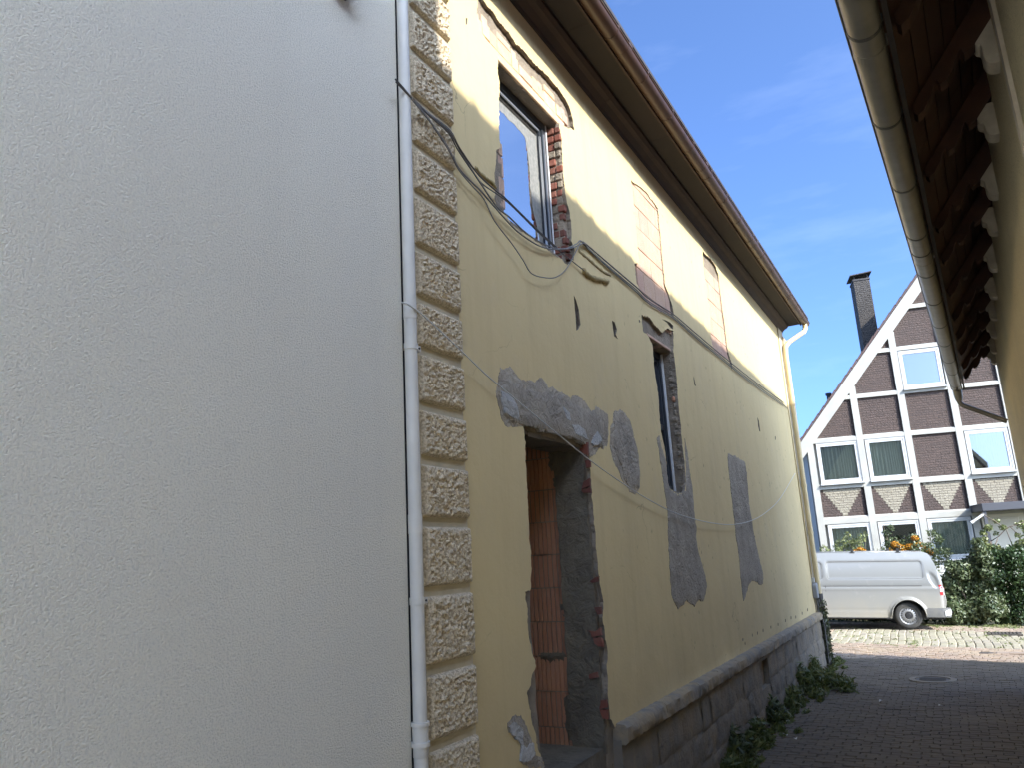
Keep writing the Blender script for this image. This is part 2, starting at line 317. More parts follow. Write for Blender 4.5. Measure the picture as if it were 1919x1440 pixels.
# ------------------------------------------------------------------ mesh helpers
def link(o, parent=None, **kw):
    COL.objects.link(o)
    if parent is not None:
        o.parent = parent; o.matrix_parent_inverse = INV[parent.name]
    for k, v in kw.items(): o[k] = v
    return o
INV = {}
def thing(name, label, cat, loc, rot=0.0, group=None):
    o = bpy.data.objects.new(name, None); o.location = loc; o.rotation_euler = (0, 0, rot); o.empty_display_size = 0.3
    COL.objects.link(o); o['label'] = label; o['category'] = cat
    if group: o['group'] = group
    INV[o.name] = (Matrix.Translation(loc) @ Matrix.Rotation(rot, 4, 'Z')).inverted()
    return o
def reg(o):                     # let a part carry sub-parts placed in world space
    INV[o.name] = o.matrix_basis.inverted() if o.parent is None else (o.parent_world @ o.matrix_basis).inverted() if hasattr(o, 'parent_world') else Matrix.Identity(4)
    return o
class MB:
    def __init__(s): s.v, s.f = [], []
    def add(s, vs, fs):
        k = len(s.v); s.v += [tuple(v) for v in vs]; s.f += [tuple(i+k for i in f) for f in fs]; return s
    def box(s, lo, hi, mat=None):
        x0, y0, z0 = lo; x1, y1, z1 = hi
        vs = [(x, y, z) for z in (z0, z1) for y in (y0, y1) for x in (x0, x1)]
        if mat: vs = [mat @ Vector(v) for v in vs]
        return s.add(vs, [(0, 2, 3, 1), (4, 5, 7, 6), (0, 1, 5, 4), (2, 6, 7, 3), (0, 4, 6, 2), (1, 3, 7, 5)])
    def tube(s, pts, r, n=8, cap=True):
        pts = [Vector(p) for p in pts]; m = len(pts); rs = r if isinstance(r, (list, tuple)) else [r]*m
        prev = None; vs = []
        for i, p in enumerate(pts):
            t = (pts[min(i+1, m-1)]-pts[max(i-1, 0)]).normalized()
            a = prev if prev else (Vector((0, 0, 1)) if abs(t.z) < 0.9 else Vector((1, 0, 0)))
            a = (a - t*a.dot(t)).normalized(); prev = a; b = t.cross(a)
            for k in range(n):
                q = 2*math.pi*k/n; vs.append(p + (a*math.cos(q)+b*math.sin(q))*rs[i])
        fs = [(i*n+k, i*n+(k+1) % n, (i+1)*n+(k+1) % n, (i+1)*n+k) for i in range(m-1) for k in range(n)]
        if cap: fs += [tuple(range(n-1, -1, -1)), tuple(range((m-1)*n, m*n))]
        return s.add(vs, fs)
    def prism(s, poly, a, b):    # poly of 3D points at a; b = offset vector
        n = len(poly); vs = [Vector(p)+Vector(a) for p in poly]; vs += [v+Vector(b) for v in vs]
        return s.add(vs, [tuple(range(n)), tuple(range(2*n-1, n-1, -1))]+[(i, i+n, (i+1) % n+n, (i+1) % n) for i in range(n)])
    def grid(s, fn, nu, nv):
        vs = [fn(i/nu, j/nv) for j in range(nv+1) for i in range(nu+1)]
        return s.add(vs, [(j*(nu+1)+i, j*(nu+1)+i+1, (j+1)*(nu+1)+i+1, (j+1)*(nu+1)+i) for j in range(nv) for i in range(nu)])
    def mesh(s, name, mat, smooth=False, angle=None):
        me = bpy.data.meshes.new(name); me.from_pydata(s.v, [], s.f); me.validate()
        me.materials.append(M[mat] if isinstance(mat, str) else mat)
        if smooth:
            me.shade_smooth()
            if angle: me.set_sharp_from_angle(angle=R(angle))
        me.update(); return me
    def build(s, name, mat, parent=None, smooth=False, angle=None, recalc=True, **kw):
        me = s.mesh(name, mat, smooth, angle)
        if recalc: fixn(me)
        return link(bpy.data.objects.new(name, me), parent, **kw)
import bmesh
def fixn(me):
    b = bmesh.new(); b.from_mesh(me); bmesh.ops.recalc_face_normals(b, faces=b.faces); b.to_mesh(me); b.free()
def sub(o):                     # register a mesh part (identity basis, placed by parent inverse) as a parent: its own frame is the world
    INV[o.name] = Matrix.Identity(4) if o.matrix_basis == Matrix.Identity(4) else o.matrix_basis.inverted(); return o
def inst(me, name, parent, loc, rot=(0, 0, 0), scale=(1, 1, 1), **kw):
    o = bpy.data.objects.new(name, me); o.location = loc; o.rotation_euler = rot; o.scale = scale
    return link(o, parent, **kw)
def bevelled(me, w, seg=1):
    b = bmesh.new(); b.from_mesh(me); bmesh.ops.recalc_face_normals(b, faces=b.faces)
    bmesh.ops.bevel(b, geom=list(b.edges), offset=w, segments=seg, affect='EDGES', profile=0.5, clamp_overlap=True); b.to_mesh(me); b.free(); return me
def inside(p, poly):
    x, y = p; c = False; n = len(poly); j = n-1
    for i in range(n):
        xi, yi = poly[i]; xj, yj = poly[j]
        if (yi > y) != (yj > y) and x < (xj-xi)*(y-yi)/(yj-yi)+xi: c = not c
        j = i
    return c
def area(p): return 0.5*sum(p[i][0]*p[(i+1) % len(p)][1]-p[(i+1) % len(p)][0]*p[i][1] for i in range(len(p)))
def rough(poly, step=0.03, amp=0.008, seed=0):
    out = []
    n = len(poly)
    for i in range(n):
        a, b = poly[i], poly[(i+1) % n]; L = math.dist(a, b); k = max(1, int(L/step))
        nx, ny = (-(b[1]-a[1])/max(L, 1e-6), (b[0]-a[0])/max(L, 1e-6))
        for j in range(k):
            t = j/k; x, y = a[0]+(b[0]-a[0])*t, a[1]+(b[1]-a[1])*t
            d = amp*(noise.noise((x*11+seed, y*11, seed*3.7))*1.3 + noise.noise((x*37, y*37+seed, 5.1))*0.9 + noise.noise((x*95+seed, y*95, 2.1))*0.6)
            out.append((x+nx*d, y+ny*d))
    return out
def sheet2d(outer, holes, pts=()):
    vs, es = [], []
    for poly in [outer]+list(holes):
        k = len(vs); n = len(poly); vs += [Vector(p) for p in poly]; es += [(k+i, k+(i+1) % n) for i in range(n)]
    for p in pts:
        if inside(p, outer) and not any(inside(p, h) for h in holes): vs.append(Vector(p))
    V, _, F, _, _, _ = delaunay_2d_cdt(vs, es, [], 0, 1e-5)
    fs = []
    for f in F:
        c = sum((V[i] for i in f), Vector((0, 0)))/len(f)
        if inside(c, outer) and not any(inside(c, h) for h in holes):
            a = (V[f[1]]-V[f[0]]).cross(V[f[2]]-V[f[0]])
            fs.append(tuple(f) if a > 0 else tuple(reversed(f)))
    return V, fs
def sheet(name, outer, holes, to3, thick, mat, parent, pts=(), wob=None, smooth=False, mb=None, taper=0.0, edge=None, **kw):
    """flat plate with holes; to3(a, b, d) maps plate coordinates and depth (d > 0 is behind) to space"""
    V, fs = sheet2d(outer, holes, pts)
    cnt = {}
    for f in fs:
        for i in range(len(f)):
            e = (f[i], f[(i+1) % len(f)]); cnt[e] = cnt.get(e, 0)+1
    bd = [e for e in cnt if (e[1], e[0]) not in cnt]
    b = mb or MB(); base = len(b.v)
    onb = {i for e in bd for i in e}
    for i, v in enumerate(V):
        d = 0 if wob is None else -wob(v.x, v.y)
        b.v.append(tuple(to3(v.x, v.y, d + (taper if i in onb else 0))))
    b.f += [tuple(i+base for i in f) for f in fs]
    idx = {}
    for e in bd:
        for i in e:
            if i not in idx: idx[i] = len(b.v); b.v.append(tuple(to3(V[i].x, V[i].y, thick)))
        b.f.append((e[0]+base, idx[e[0]], idx[e[1]], e[1]+base))
    if mb: return None
    o = b.build(name, mat, parent, smooth, 28 if smooth else None, recalc=False, **kw)
    if edge:
        o.data.materials.append(M[edge])
        for p in o.data.polygons[len(fs):]: p.material_index = 1
    return o
def gridpts(a0, a1, b0, b1, st, jit=0.3):
    out = []; na, nb = max(1, int((a1-a0)/st)), max(1, int((b1-b0)/st))
    for i in range(1, na):
        for j in range(1, nb):
            out.append((a0+(a1-a0)*(i+random.uniform(-jit, jit))/na, b0+(b1-b0)*(j+random.uniform(-jit, jit))/nb))
    return out
def smoothstep(t): t = max(0, min(1, t)); return t*t*(3-2*t)
def lerp(a, b, t): return a+(b-a)*t

# ================================================================== ground
def gz(x, y):
    t = smoothstep((y-15.5)/4.5)
    xc = max(-14, min(14, x))
    return -0.035*(xc+1.2)*t - 0.05*smoothstep((y-10)/7)*(1-t)
def ground():
    b = MB(); xs = [-300, -60, -20]+[x*0.5 for x in range(-24, 25)]+[20, 60, 300]; ys = [-300, -60, -10]+[y*0.5 for y in range(0, 62)]+[40, 80, 300]
    for y in ys:
        for x in xs: b.v.append((x, y, gz(x, y)-0.035))
    n = len(xs); b.f = [(j*n+i, j*n+i+1, (j+1)*n+i+1, (j+1)*n+i) for j in range(len(ys)-1) for i in range(n-1)]
    return b.build('ground', 'mossy_joint', None, recalc=False, kind='structure')
GR = ground(); INV[GR.name] = Matrix.Identity(4)
yd = MB(); yd.grid(lambda u, v: (lerp(-2.49, 14, u), lerp(-14, 4.6, v), -0.012), 8, 8); yd.build('bounce_yard', 'bounce_gravel', GR, recalc=False, kind='structure')  # unseen pale ground behind the camera, added to bounce sun into the alley
def paver_block(b, cx, cy, w, d, rot, z, h=0.035, bev=0.007):
    cr, sr = math.cos(rot), math.sin(rot)
    def P(x, y, zz): return (cx+x*cr-y*sr, cy+x*sr+y*cr, zz)
    tz = [random.uniform(-0.003, 0.003) for _ in range(4)]
    lo = [P(x*w/2, y*d/2, z-h) for x, y in ((-1, -1), (1, -1), (1, 1), (-1, 1))]
    md = [P(x*w/2, y*d/2, z-bev) for x, y in ((-1, -1), (1, -1), (1, 1), (-1, 1))]
    tp = [P(x*(w/2-bev), y*(d/2-bev), z+tz[i]) for i, (x, y) in enumerate(((-1, -1), (1, -1), (1, 1), (-1, 1)))]
    b.add(lo+md+tp, [(8, 9, 10, 11)]+[(i+a, (i+1) % 4+a, (i+1) % 4+a+4, i+a+4) for a in (0, 4) for i in range(4)])
def alley_paving():
    road = MB()
    y = 5.0; k = 0
    rot = R(-2.0)
    while y < 17.7:
        x = -2.44 + (k % 2)*0.1; xe = 0.47+0.0437*y
        while x < xe-0.08:
            wd = 0.2+random.uniform(-0.006, 0.006)
            yy = y + math.tan(rot)*(x+1)*1.0
            dz = 0.012*noise.noise((x*0.9, y*0.9, 3)) + random.uniform(-0.004, 0.004)
            paver_block(road, x+wd/2, yy, wd-0.006, 0.098, rot+random.uniform(-0.015, 0.015), gz(x, y)+dz)
            x += wd
        y += 0.104; k += 1
    road.build('brick_paving', 'alley_brick', GR, recalc=False, kind='stuff')
    st = MB(); y = 17.72; k = 0
    while y < 19.75:
        x = -5 + random.uniform(0, 0.1)
        while x < 5.5:
            wd = random.uniform(0.10, 0.17)
            paver_block(st, x+wd/2, y+random.uniform(-0.012, 0.012), wd-0.012, 0.112, random.uniform(-0.05, 0.05), gz(x, y)+random.uniform(-0.007, 0.01)+0.01*noise.noise((x, y, 1)))
            x += wd
        y += 0.125; k += 1
    y = 23.1
    while y < 24.7:
        x = -5
        while x < 5.5:
            wd = random.uniform(0.10, 0.17)
            paver_block(st, x+wd/2, y, wd-0.012, 0.112, random.uniform(-0.05, 0.05), gz(x, y)+random.uniform(-0.007, 0.01))
            x += wd
        y += 0.125
    # big setts outside the strip in view
    def sett(x, y): return 0.155+random.uniform(-0.01, 0.01), 0.345+random.uniform(-0.03, 0.02)
    proto = []
    for q in range(6):
        m_ = MB(); paver_block(m_, 0, 0, 0.158+random.uniform(-0.012, 0.008), 0.345+random.uniform(-0.03, 0.015), 0, 0, 0.04, 0.016)
        proto.append(m_.mesh('sett', 'grey_sett'))
    cnt = 0
    for i in range(-34, 34):
        x = i*0.17
        off = random.uniform(0, 0.36)
        for j in range(10):
            y = 19.72+off*0.6+j*0.36
            if y > 23.15: continue
            xx = x+0.05*math.sin(y*1.3+0.4)
            z = gz(xx, y)+0.016*noise.noise((xx*1.2, y*1.2, 8))+random.uniform(-0.006, 0.006)+0.004
            if -3.05 < xx < 1.75:
                inst(random.choice(proto), 'sett', GR, (xx, y, z), (random.uniform(-.025, .025), random.uniform(-.025, .025), random.uniform(-.04, .04))); cnt += 1
            else:
                paver_block(st, xx, y, 0.155, 0.34, random.uniform(-.04, .04), z)
    st.build('small_setts', 'pink_sett', GR, recalc=False, kind='stuff')
    return cnt
N_SETTS = alley_paving()

# ================================================================== yellow house (left, long wall)
WX = -2.5
YH = thing('yellow_house', 'long two storey house with yellow plaster, rusticated quoins and patched openings', 'house', (WX, 10, 0))
Y0, Y1 = 3.44, 16.56
LEDGE = EYE-1.27
def W(pts, X=WX): return [onX(x, y, X) for x, y in pts]
def wx(X): return lambda a, b, d: (X-d, a, b)
EAVE = EYE+4.62
# --- openings traced on the wall plane
up_win = W(crop(880, 0, 5.76, [(80, 200), (90, 0), (118, -60), (150, 10), (250, 130), (310, 230), (420, 340), (500, 480), (570, 530), (700, 690), (850, 840), (980, 990), (1070, 1130), (1110, 1290), (1130, 1400), (1050, 1380), (965, 1330)])
           + crop(900, 240, 5.536, [(820, 20), (835, 100), (840, 250), (855, 450), (865, 560), (870, 680), (915, 850), (935, 980), (940, 1180), (975, 1260), (960, 1350), (905, 1430), (850, 1380), (790, 1330), (690, 1260), (610, 1190), (500, 1110), (420, 1070), (320, 990), (270, 900), (180, 830), (155, 730), (155, 600), (150, 480), (175, 300), (180, 230), (210, 200), (200, 60)])
           + crop(880, 0, 5.76, [(320, 1300), (325, 1000), (310, 780), (310, 620), (280, 540), (190, 450), (110, 310)]))
inf1 = W(crop(1170, 320, 3.79, [(50, 60), (75, 85), (150, 140), (240, 265), (255, 420), (270, 600), (290, 800), (340, 960), (350, 1030), (250, 1000), (150, 930), (90, 800), (70, 650), (98, 660), (105, 620), (95, 480), (80, 300), (60, 130)]))
inf2 = W(crop(1170, 320, 3.79, [(555, 575), (610, 620), (650, 680), (668, 735), (690, 930), (715, 1120), (735, 1290), (765, 1370), (765, 1420), (740, 1340), (640, 1290), (615, 1200), (605, 1020), (585, 880), (570, 770), (557, 640)]))
slim = W(crop(1190, 580, 4, [(50, 40), (110, 60), (150, 120), (200, 170), (240, 145), (265, 150), (285, 160), (285, 300), (310, 500), (320, 650), (345, 880), (355, 1000), (375, 1150), (385, 1320), (370, 1370), (320, 1385), (250, 1340), (230, 1080), (195, 900), (180, 640), (150, 460), (130, 270), (100, 200), (60, 160)]))
zb = 0.0
door = W(crop(920, 670, 5.333, [(320, 690), (350, 665), (480, 700), (640, 750), (800, 790), (940, 850), (970, 870), (985, 1040), (1000, 1250), (1010, 1430)])
         + crop(930, 1080, 4, [(770, 0), (800, 180), (800, 350), (835, 560), (830, 700), (835, 900), (850, 1070), (885, 1140)]))
door += [(6.05, 0.93), (6.05, -0.04), (4.82, -0.04)]
door += W(crop(930, 1080, 4, [(360, 1400), (320, 1310), (290, 1150), (265, 1060), (240, 890), (275, 740), (300, 680), (270, 560), (250, 440), (240, 250), (222, 120), (266, 100), (270, 0)]) + crop(920, 670, 5.333, [(370, 1430), (350, 1000), (328, 730)]))
slits = [crop(1040, 430, 5.54, [(190, 680), (215, 740), (240, 830), (250, 900), (260, 990), (235, 1040), (220, 1050), (205, 880), (195, 760)]),
         crop(1040, 430, 5.54, [(590, 950), (615, 960), (640, 1040), (628, 1090), (650, 1140), (610, 1110), (597, 1020)]),
         crop(1040, 430, 5.54, [(1110, 930), (1190, 962), (1226, 1000), (1222, 1040), (1190, 1015), (1160, 970)]),
         crop(1400, 540, 4, [(78, 970), (88, 1000), (100, 1080), (92, 1075), (84, 1040)]),
         crop(1190, 580, 4, [(438, 500), (448, 540), (456, 578), (446, 570), (440, 535)]),
         crop(1400, 540, 4, [(210, 1110), (216, 1120), (216, 1142), (211, 1135)]),
         crop(1040, 430, 5.54, [(870, 935), (885, 945), (882, 968), (872, 960)]),
         crop(880, 0, 5.76, [(1385, 800), (1392, 810), (1392, 900), (1386, 880)])]
for x, y in ((1148, 318), (1168, 350), (1233, 280), (1278, 262), (1325, 240), (1390, 212), (1450, 188), (1515, 155), (1563, 130), (1605, 125), (1660, 92), (1705, 62)):
    slits.append(crop(1140, 1130, 4.569, [(x-2, y-12), (x+4, y-9), (x+4, y+14), (x-2, y+12)]))
slits = [W(s) for s in slits]
slits.append(W(crop(720, 0, 4, [(612, 130), (626, 135), (622, 185), (612, 180)])))
holes = [rough(h, 0.016, 0.013, i) for i, h in enumerate((up_win, inf1, inf2, slim, door))] + [rough(s, 0.03, 0.003, 9+i) for i, s in enumerate(slits)]
outer = [(Y0+0.3, 0.02), (4.6, 0.02), (5.98, 0.02), (5.98, LEDGE-0.02), (Y1, LEDGE-0.02), (Y1, EAVE), (Y0+0.3, EAVE)]
door = None
def wob(a, b): return 0.010*noise.noise((a*0.8, b*0.8, 2.2)) + 0.003*noise.noise((a*3.1, b*3.1, 4.2))
sheet('plaster', outer, holes, wx(WX), 0.032, 'yellow_plaster', YH, gridpts(Y0+.3, Y1, 0.02, EAVE, 0.22), wob, True, edge='base_mortar')
# --- masonry behind the plaster; its openings make the reveals
DL = W([(983, 803), (987, 857), (991, 938), (999, 1080), (1004, 1192), (1012, 1300), (1021, 1405), (1024, 1450)])
DR = W([(1103, 842), (1106, 904), (1109, 938), (1122, 1080), (1130, 1150), (1138, 1220), (1138, 1305), (1141, 1347), (1145, 1400), (1148, 1450)])
mdoor = rough(DL[::-1] + DR, 0.04, 0.006, 31)
WY0, WY1 = 4.69, 5.775
WZ0, WZ1 = EYE+2.53, EYE+3.86
mwin = rough([(WY0, WZ0), (WY1, WZ0), (WY1+.02, WZ1), (WY0, WZ1)], 0.05, 0.006, 33)
SY0, SY1, SZ0, SZ1 = 7.92, 8.66, EYE+0.66, EYE+2.33
mslim = rough([(SY0, SZ0), (SY1, SZ0), (SY1, SZ1), (SY0, SZ1)], 0.05, 0.01, 34)
sheet('masonry', [(Y0+0.02, 0.0), (Y1+0.3, 0.0), (Y1+0.3, EAVE-0.01), (Y0+0.02, EAVE-0.01)], [mdoor, mwin, mslim], wx(WX-0.028), 0.30, 'base_mortar', YH, gridpts(Y0, Y1, 0, EAVE, 0.25),
      lambda a, b: 0.012*noise.noise((a*6, b*6, 1.5))-0.004, True)
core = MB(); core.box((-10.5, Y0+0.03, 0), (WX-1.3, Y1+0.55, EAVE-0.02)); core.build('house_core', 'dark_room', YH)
for i, s_ in enumerate(slits):       # dark brown plate set shallow in each slit and drill hole
    sheet('gouge_fill', s_, [], wx(WX-0.011), 0.012, 'gouge_dark', YH, gridpts(min(p[0] for p in s_), max(p[0] for p in s_), min(p[1] for p in s_), max(p[1] for p in s_), 0.03), lambda a, b: 0.008*noise.noise((a*40, b*40, 1)), False)
# --- rusticated quoins
def quoin(y0, y1, z0, z1, X, proud, seed, nu=64, nv=44, amp=0.015, mar=0.035):
    def fn(u, v):
        a, b = lerp(y0, y1, u), lerp(z0, z1, v)
        e = min(a-y0, y1-a, b-z0, z1-b)
        t = smoothstep((e-mar*0.55)/0.02)
        h = amp*(noise.noise((a*55+seed, b*55, seed))*1.0 + noise.noise((a*110, b*110+seed, 2))*0.7 + 0.25)
        lip = -0.03*(1-smoothstep(e/0.018))
        return (X+proud*smoothstep(e/0.022)*0.9 + lip*0.3 + h*t, a, b)
    b = MB(); b.grid(fn, nu, nv)
    n0 = len(b.v)
    # sides back to the wall
    b.box((X-0.04, y0+0.004, z0+0.004), (X+0.004, y1-0.004, z1-0.004))
    return b
JZ = [EYE+z for z in (-2.05, -1.67, -1.28, -0.9, -0.53, -0.13, 0.24, 0.58, 0.89, 1.22, 1.53, 1.85, 2.2, 2.52, 2.85, 3.18, 3.5, 3.81, 4.13, 4.45)]
for i in range(len(JZ)-1):
    b = quoin(3.47, 3.945, JZ[i]+0.017, JZ[i+1]-0.017, WX, 0.045, i*3.1)
    b.build('quoin_block', 'quoin_stone', YH, True, 50, recalc=False)
mg = MB(); mg.box((WX-0.05, 3.46, 0), (WX+0.012, 3.938, EAVE-0.02)); mg.build('quoin_bed', 'quoin_margin', YH)
for i in range(len(JZ)-1):      # far corner
    b = quoin(16.86, 17.14, JZ[i]+0.02, JZ[i+1]-0.02, WX+0.0, 0.075, 50+i*2.3, 10, 12, 0.02)
    b.box((WX-0.3, 16.87, JZ[i]+0.022), (WX+0.06, 17.13, JZ[i+1]-0.022))
    b.build('quoin_block', 'quoin_stone', YH, False, recalc=False)
mg = MB(); mg.box((WX-0.3, Y1+0.01, 0), (WX+0.02, 17.1, EAVE-0.03)); mg.build('quoin_bed', 'quoin_margin', YH)
# --- mortar patches
def patch(nm, px, X, th, mat, seed, amp=0.007, step=0.016):
    poly = rough(W(px, WX), step, amp*1.25, seed)
    a = [p[0] for p in poly]; c = [p[1] for p in poly]
    return sheet(nm, poly, [], wx(X), 0.032, mat, YH, gridpts(min(a), max(a), min(c), max(c), 0.07),
                 lambda u, v: 0.005*noise.noise((u*7, v*7, seed))+wob(u, v), True, taper=th*0.8)
Z6 = lambda p: crop(920, 670, 5.333, p)
Z8 = lambda p: crop(1210, 800, 4, p)
patch('mortar_smear', Z6([(85, 110), (130, 85), (195, 90), (240, 160), (300, 215), (380, 240), (440, 250), (490, 205), (540, 235), (580, 300), (650, 310), (720, 350), (800, 420), (815, 380), (880, 390), (940, 430), (975, 510), (1000, 540), (1040, 540), (1050, 475), (1100, 525), (1170, 570), (1180, 640), (1170, 850), (1130, 920), (1090, 905), (1030, 980), (985, 1000), (968, 892), (940, 868), (800, 808), (640, 766), (480, 716), (350, 682), (316, 700), (220, 690), (140, 700), (100, 620), (80, 500), (45, 400), (65, 220)]), WX+0.006, 0.006, 'smear_mortar', 1, 0.012)
patch('mortar_patch', Z6([(65, 225), (170, 225), (260, 270), (340, 320), (480, 345), (620, 350), (720, 390), (820, 470), (900, 510), (1000, 545), (1110, 590), (1120, 900), (1060, 880), (1000, 900), (968, 888), (940, 864), (800, 804), (640, 762), (480, 712), (350, 680), (318, 684), (200, 640), (110, 590), (75, 420)]), WX+0.016, 0.012, 'patch_mortar', 2, 0.008)
for i, pp in enumerate(([(80, 340), (140, 370), (210, 420), (240, 500), (270, 630), (200, 612), (112, 560), (85, 450)], [(790, 680), (860, 680), (920, 730), (962, 832), (900, 800), (830, 765)], [(1010, 800), (1050, 740), (1100, 830), (1075, 870), (1010, 890), (990, 860)], [(690, 480), (770, 560), (780, 640), (740, 620)])):
    patch('filler_patch', Z6(pp), WX+0.0225, 0.005, 'filler', 5+i, 0.004)
patch('mortar_smear', Z6([(1230, 540), (1280, 520), (1340, 570), (1390, 640), (1430, 780), (1470, 980), (1485, 1150), (1480, 1310), (1440, 1370), (1390, 1350), (1340, 1280), (1290, 1180), (1230, 1060), (1190, 900), (1200, 700)]), WX+0.005, 0.004, 'smear_mortar', 11, 0.012)
patch('mortar_patch', Z6([(1230, 640), (1320, 660), (1370, 730), (1420, 850), (1450, 980), (1472, 1130), (1475, 1300), (1400, 1320), (1330, 1230), (1300, 1080), (1230, 940), (1220, 850)]), WX+0.015, 0.01, 'patch_mortar', 12)
patch('mortar_patch', Z8([(100, 70), (130, 200), (148, 240), (166, 420), (176, 475), (240, 515), (304, 485), (306, 300), (292, 90), (310, 180), (325, 330), (350, 450), (370, 700), (385, 900), (430, 1080), (460, 1200), (430, 1310), (390, 1300), (360, 1350), (300, 1310), (240, 1365), (200, 1290), (180, 1150), (175, 1000), (165, 850), (160, 650), (140, 480), (110, 280), (85, 100)]), WX+0.013, 0.01, 'patch_mortar', 14, 0.012)
patch('mortar_patch', Z8([(620, 205), (680, 230), (740, 270), (755, 380), (770, 560), (795, 730), (810, 820), (850, 1000), (875, 1100), (875, 1180), (850, 1190), (825, 1160), (790, 1160), (760, 1210), (750, 1270), (730, 1310), (715, 1200), (700, 1000), (675, 800), (655, 600), (635, 420), (620, 300)]), WX+0.013, 0.01, 'patch_mortar', 15, 0.012)
patch('mortar_patch', crop(930, 1080, 4, [(90, 1110), (150, 1050), (190, 1045), (225, 1110), (250, 1180), (270, 1260), (298, 1350), (340, 1372), (362, 1440), (200, 1430), (175, 1390), (185, 1270), (150, 1220), (100, 1180)]), WX+0.010, 0.008, 'patch_mortar', 16, 0.012)
patch('filler_patch', crop(930, 1080, 4, [(95, 1125), (150, 1100), (195, 1160), (190, 1230), (215, 1290), (280, 1260), (290, 1340), (215, 1410), (180, 1390), (188, 1270), (150, 1220), (105, 1180)]), WX+0.0155, 0.005, 'filler', 17, 0.012)
def rv(Y): return lambda a, b, d: (a, Y+d, b)      # plate facing -Y; a = x, b = z
# --- hollow clay blocks: ribbed face
def rib_mesh(name, w, h, mat, pitch=0.034, dep=0.005, t=0.05):
    n = max(2, int(round(w/pitch))); p = w/n; prof = []
    for i in range(n):
        a = i*p
        prof += [(a+p*0.10, -dep), (a+p*0.16, 0), (a+p*0.84, 0), (a+p*0.90, -dep)]
    prof = [(0, -dep)]+prof+[(w, -dep)]
    b = MB(); k = len(prof)
    b.v = [(d, a, z) for z in (0, h) for a, d in prof] + [(-t, 0, 0), (-t, w, 0), (-t, 0, h), (-t, w, h)]
    b.f = [(i, i+1, k+i+1, k+i) for i in range(k-1)]
    q = 2*k; b.f += [(q, 0, k, q+2), (k-1, q+1, q+3, 2*k-1), tuple(range(k, 2*k))+(q+3, q+2), tuple(range(k-1, -1, -1))+(q, q+1)]
    return b.mesh(name, mat)
DBX = WX-0.32
zc = [onX(1025, y, DBX)[1] for y in (1102, 1166, 1230, 1296, 1362)]
BM = {}
def blk(wd, ht, mat, pitch):
    k = (round(wd, 3), round(ht, 3), mat)
    if k not in BM: BM[k] = rib_mesh('hollow_block', wd, ht, mat, pitch, 0.014 if mat == 'brown_clay' else 0.005)
    return BM[k]
JY = 5.862                       # the jamb behind the old wall is lined with hollow blocks seen end on
zc = [onY(1025, y, JY)[1] for y in (1102, 1166, 1230, 1296, 1362)]
CH = (zc[0]-zc[-1])/4
zz = zc[-1]-CH*2
i = 0
while zz < EYE+1.3:
    wd = 0.40 if i % 2 else 0.52
    inst(blk(wd, CH-0.010, 'brown_clay', 0.042), 'hollow_block', YH, (DBX+0.012-wd, JY+random.uniform(-.003, .003), zz), (0, 0, -math.pi/2))
    inst(blk(0.3, CH-0.010, 'brown_clay', 0.042), 'hollow_block', YH, (DBX+0.012-wd-0.308, JY+random.uniform(-.003, .003), zz), (0, 0, -math.pi/2))
    zz += CH; i += 1
bk = MB(); bk.box((DBX-0.75, JY+0.012, EYE-1.5), (DBX+0.0, JY+0.2, EYE+1.4)); bk.build('block_mortar', 'base_mortar', YH)
# mortar smears over the block joints and the junction with the reveal
def blob(nm, yz, Y, mat, seed, th=0.014):
    poly = rough(yz, 0.02, 0.012, seed)
    a = [p[0] for p in poly]; c = [p[1] for p in poly]
    sheet(nm, poly, [], rv(Y), 0.03, mat, YH, gridpts(min(a), max(a), min(c), max(c), 0.04), lambda u, v: 0.008*noise.noise((u*14, v*14, seed)), True, taper=th)
for s_, pp in enumerate((crop(930, 1080, 4, [(308, 590), (360, 575), (430, 575), (505, 570), (520, 640), (430, 640), (380, 655), (320, 625)]), crop(930, 1080, 4, [(470, 210), (520, 200), (540, 320), (490, 310)]), crop(930, 1080, 4, [(500, 920), (575, 890), (590, 1240), (540, 1240), (515, 1170), (515, 1040)]), crop(920, 670, 5.333, [(555, 960), (650, 920), (660, 1320), (610, 1300), (600, 1150), (560, 1080)]), crop(930, 1080, 4, [(350, 1390), (430, 1360), (520, 1340), (600, 1300), (640, 1440), (380, 1440)]))):
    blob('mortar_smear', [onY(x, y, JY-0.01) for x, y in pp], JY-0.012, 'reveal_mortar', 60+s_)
# reveal of the door: coarse mortar coat with bricks left bare
RY = 5.838
rpoly = rough([(DBX+0.01, EYE-1.46), (WX-0.03, EYE-1.46), (WX-0.03, EYE+0.84), (DBX+0.01, EYE+0.9)], 0.05, 0.008, 71)
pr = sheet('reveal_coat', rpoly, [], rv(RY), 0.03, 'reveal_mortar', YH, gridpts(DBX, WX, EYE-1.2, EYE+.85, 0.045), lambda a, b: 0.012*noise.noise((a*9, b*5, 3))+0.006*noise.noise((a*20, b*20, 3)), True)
for i, (pp) in enumerate(([(700, 40), (745, 15), (765, 5), (755, 45), (715, 50)], [(735, 240), (780, 235), (785, 285), (760, 290)], [(690, 410), (740, 420), (780, 390), (790, 450), (715, 460), (705, 430)], [(725, 465), (785, 462), (800, 530), (765, 530), (740, 510)], [(695, 740), (760, 720), (765, 765), (700, 775)], [(780, 930), (825, 930), (830, 990), (775, 1000)], [(775, 1005), (835, 1005), (838, 1080), (800, 1070)])):
    q = [onY(x, y, RY-0.012) for x, y in crop(930, 1080, 4, pp)]
    sheet('brick', rough(q, 0.015, 0.005, 80+i), [], rv(RY-0.0145), 0.03, 'red_brick', YH)
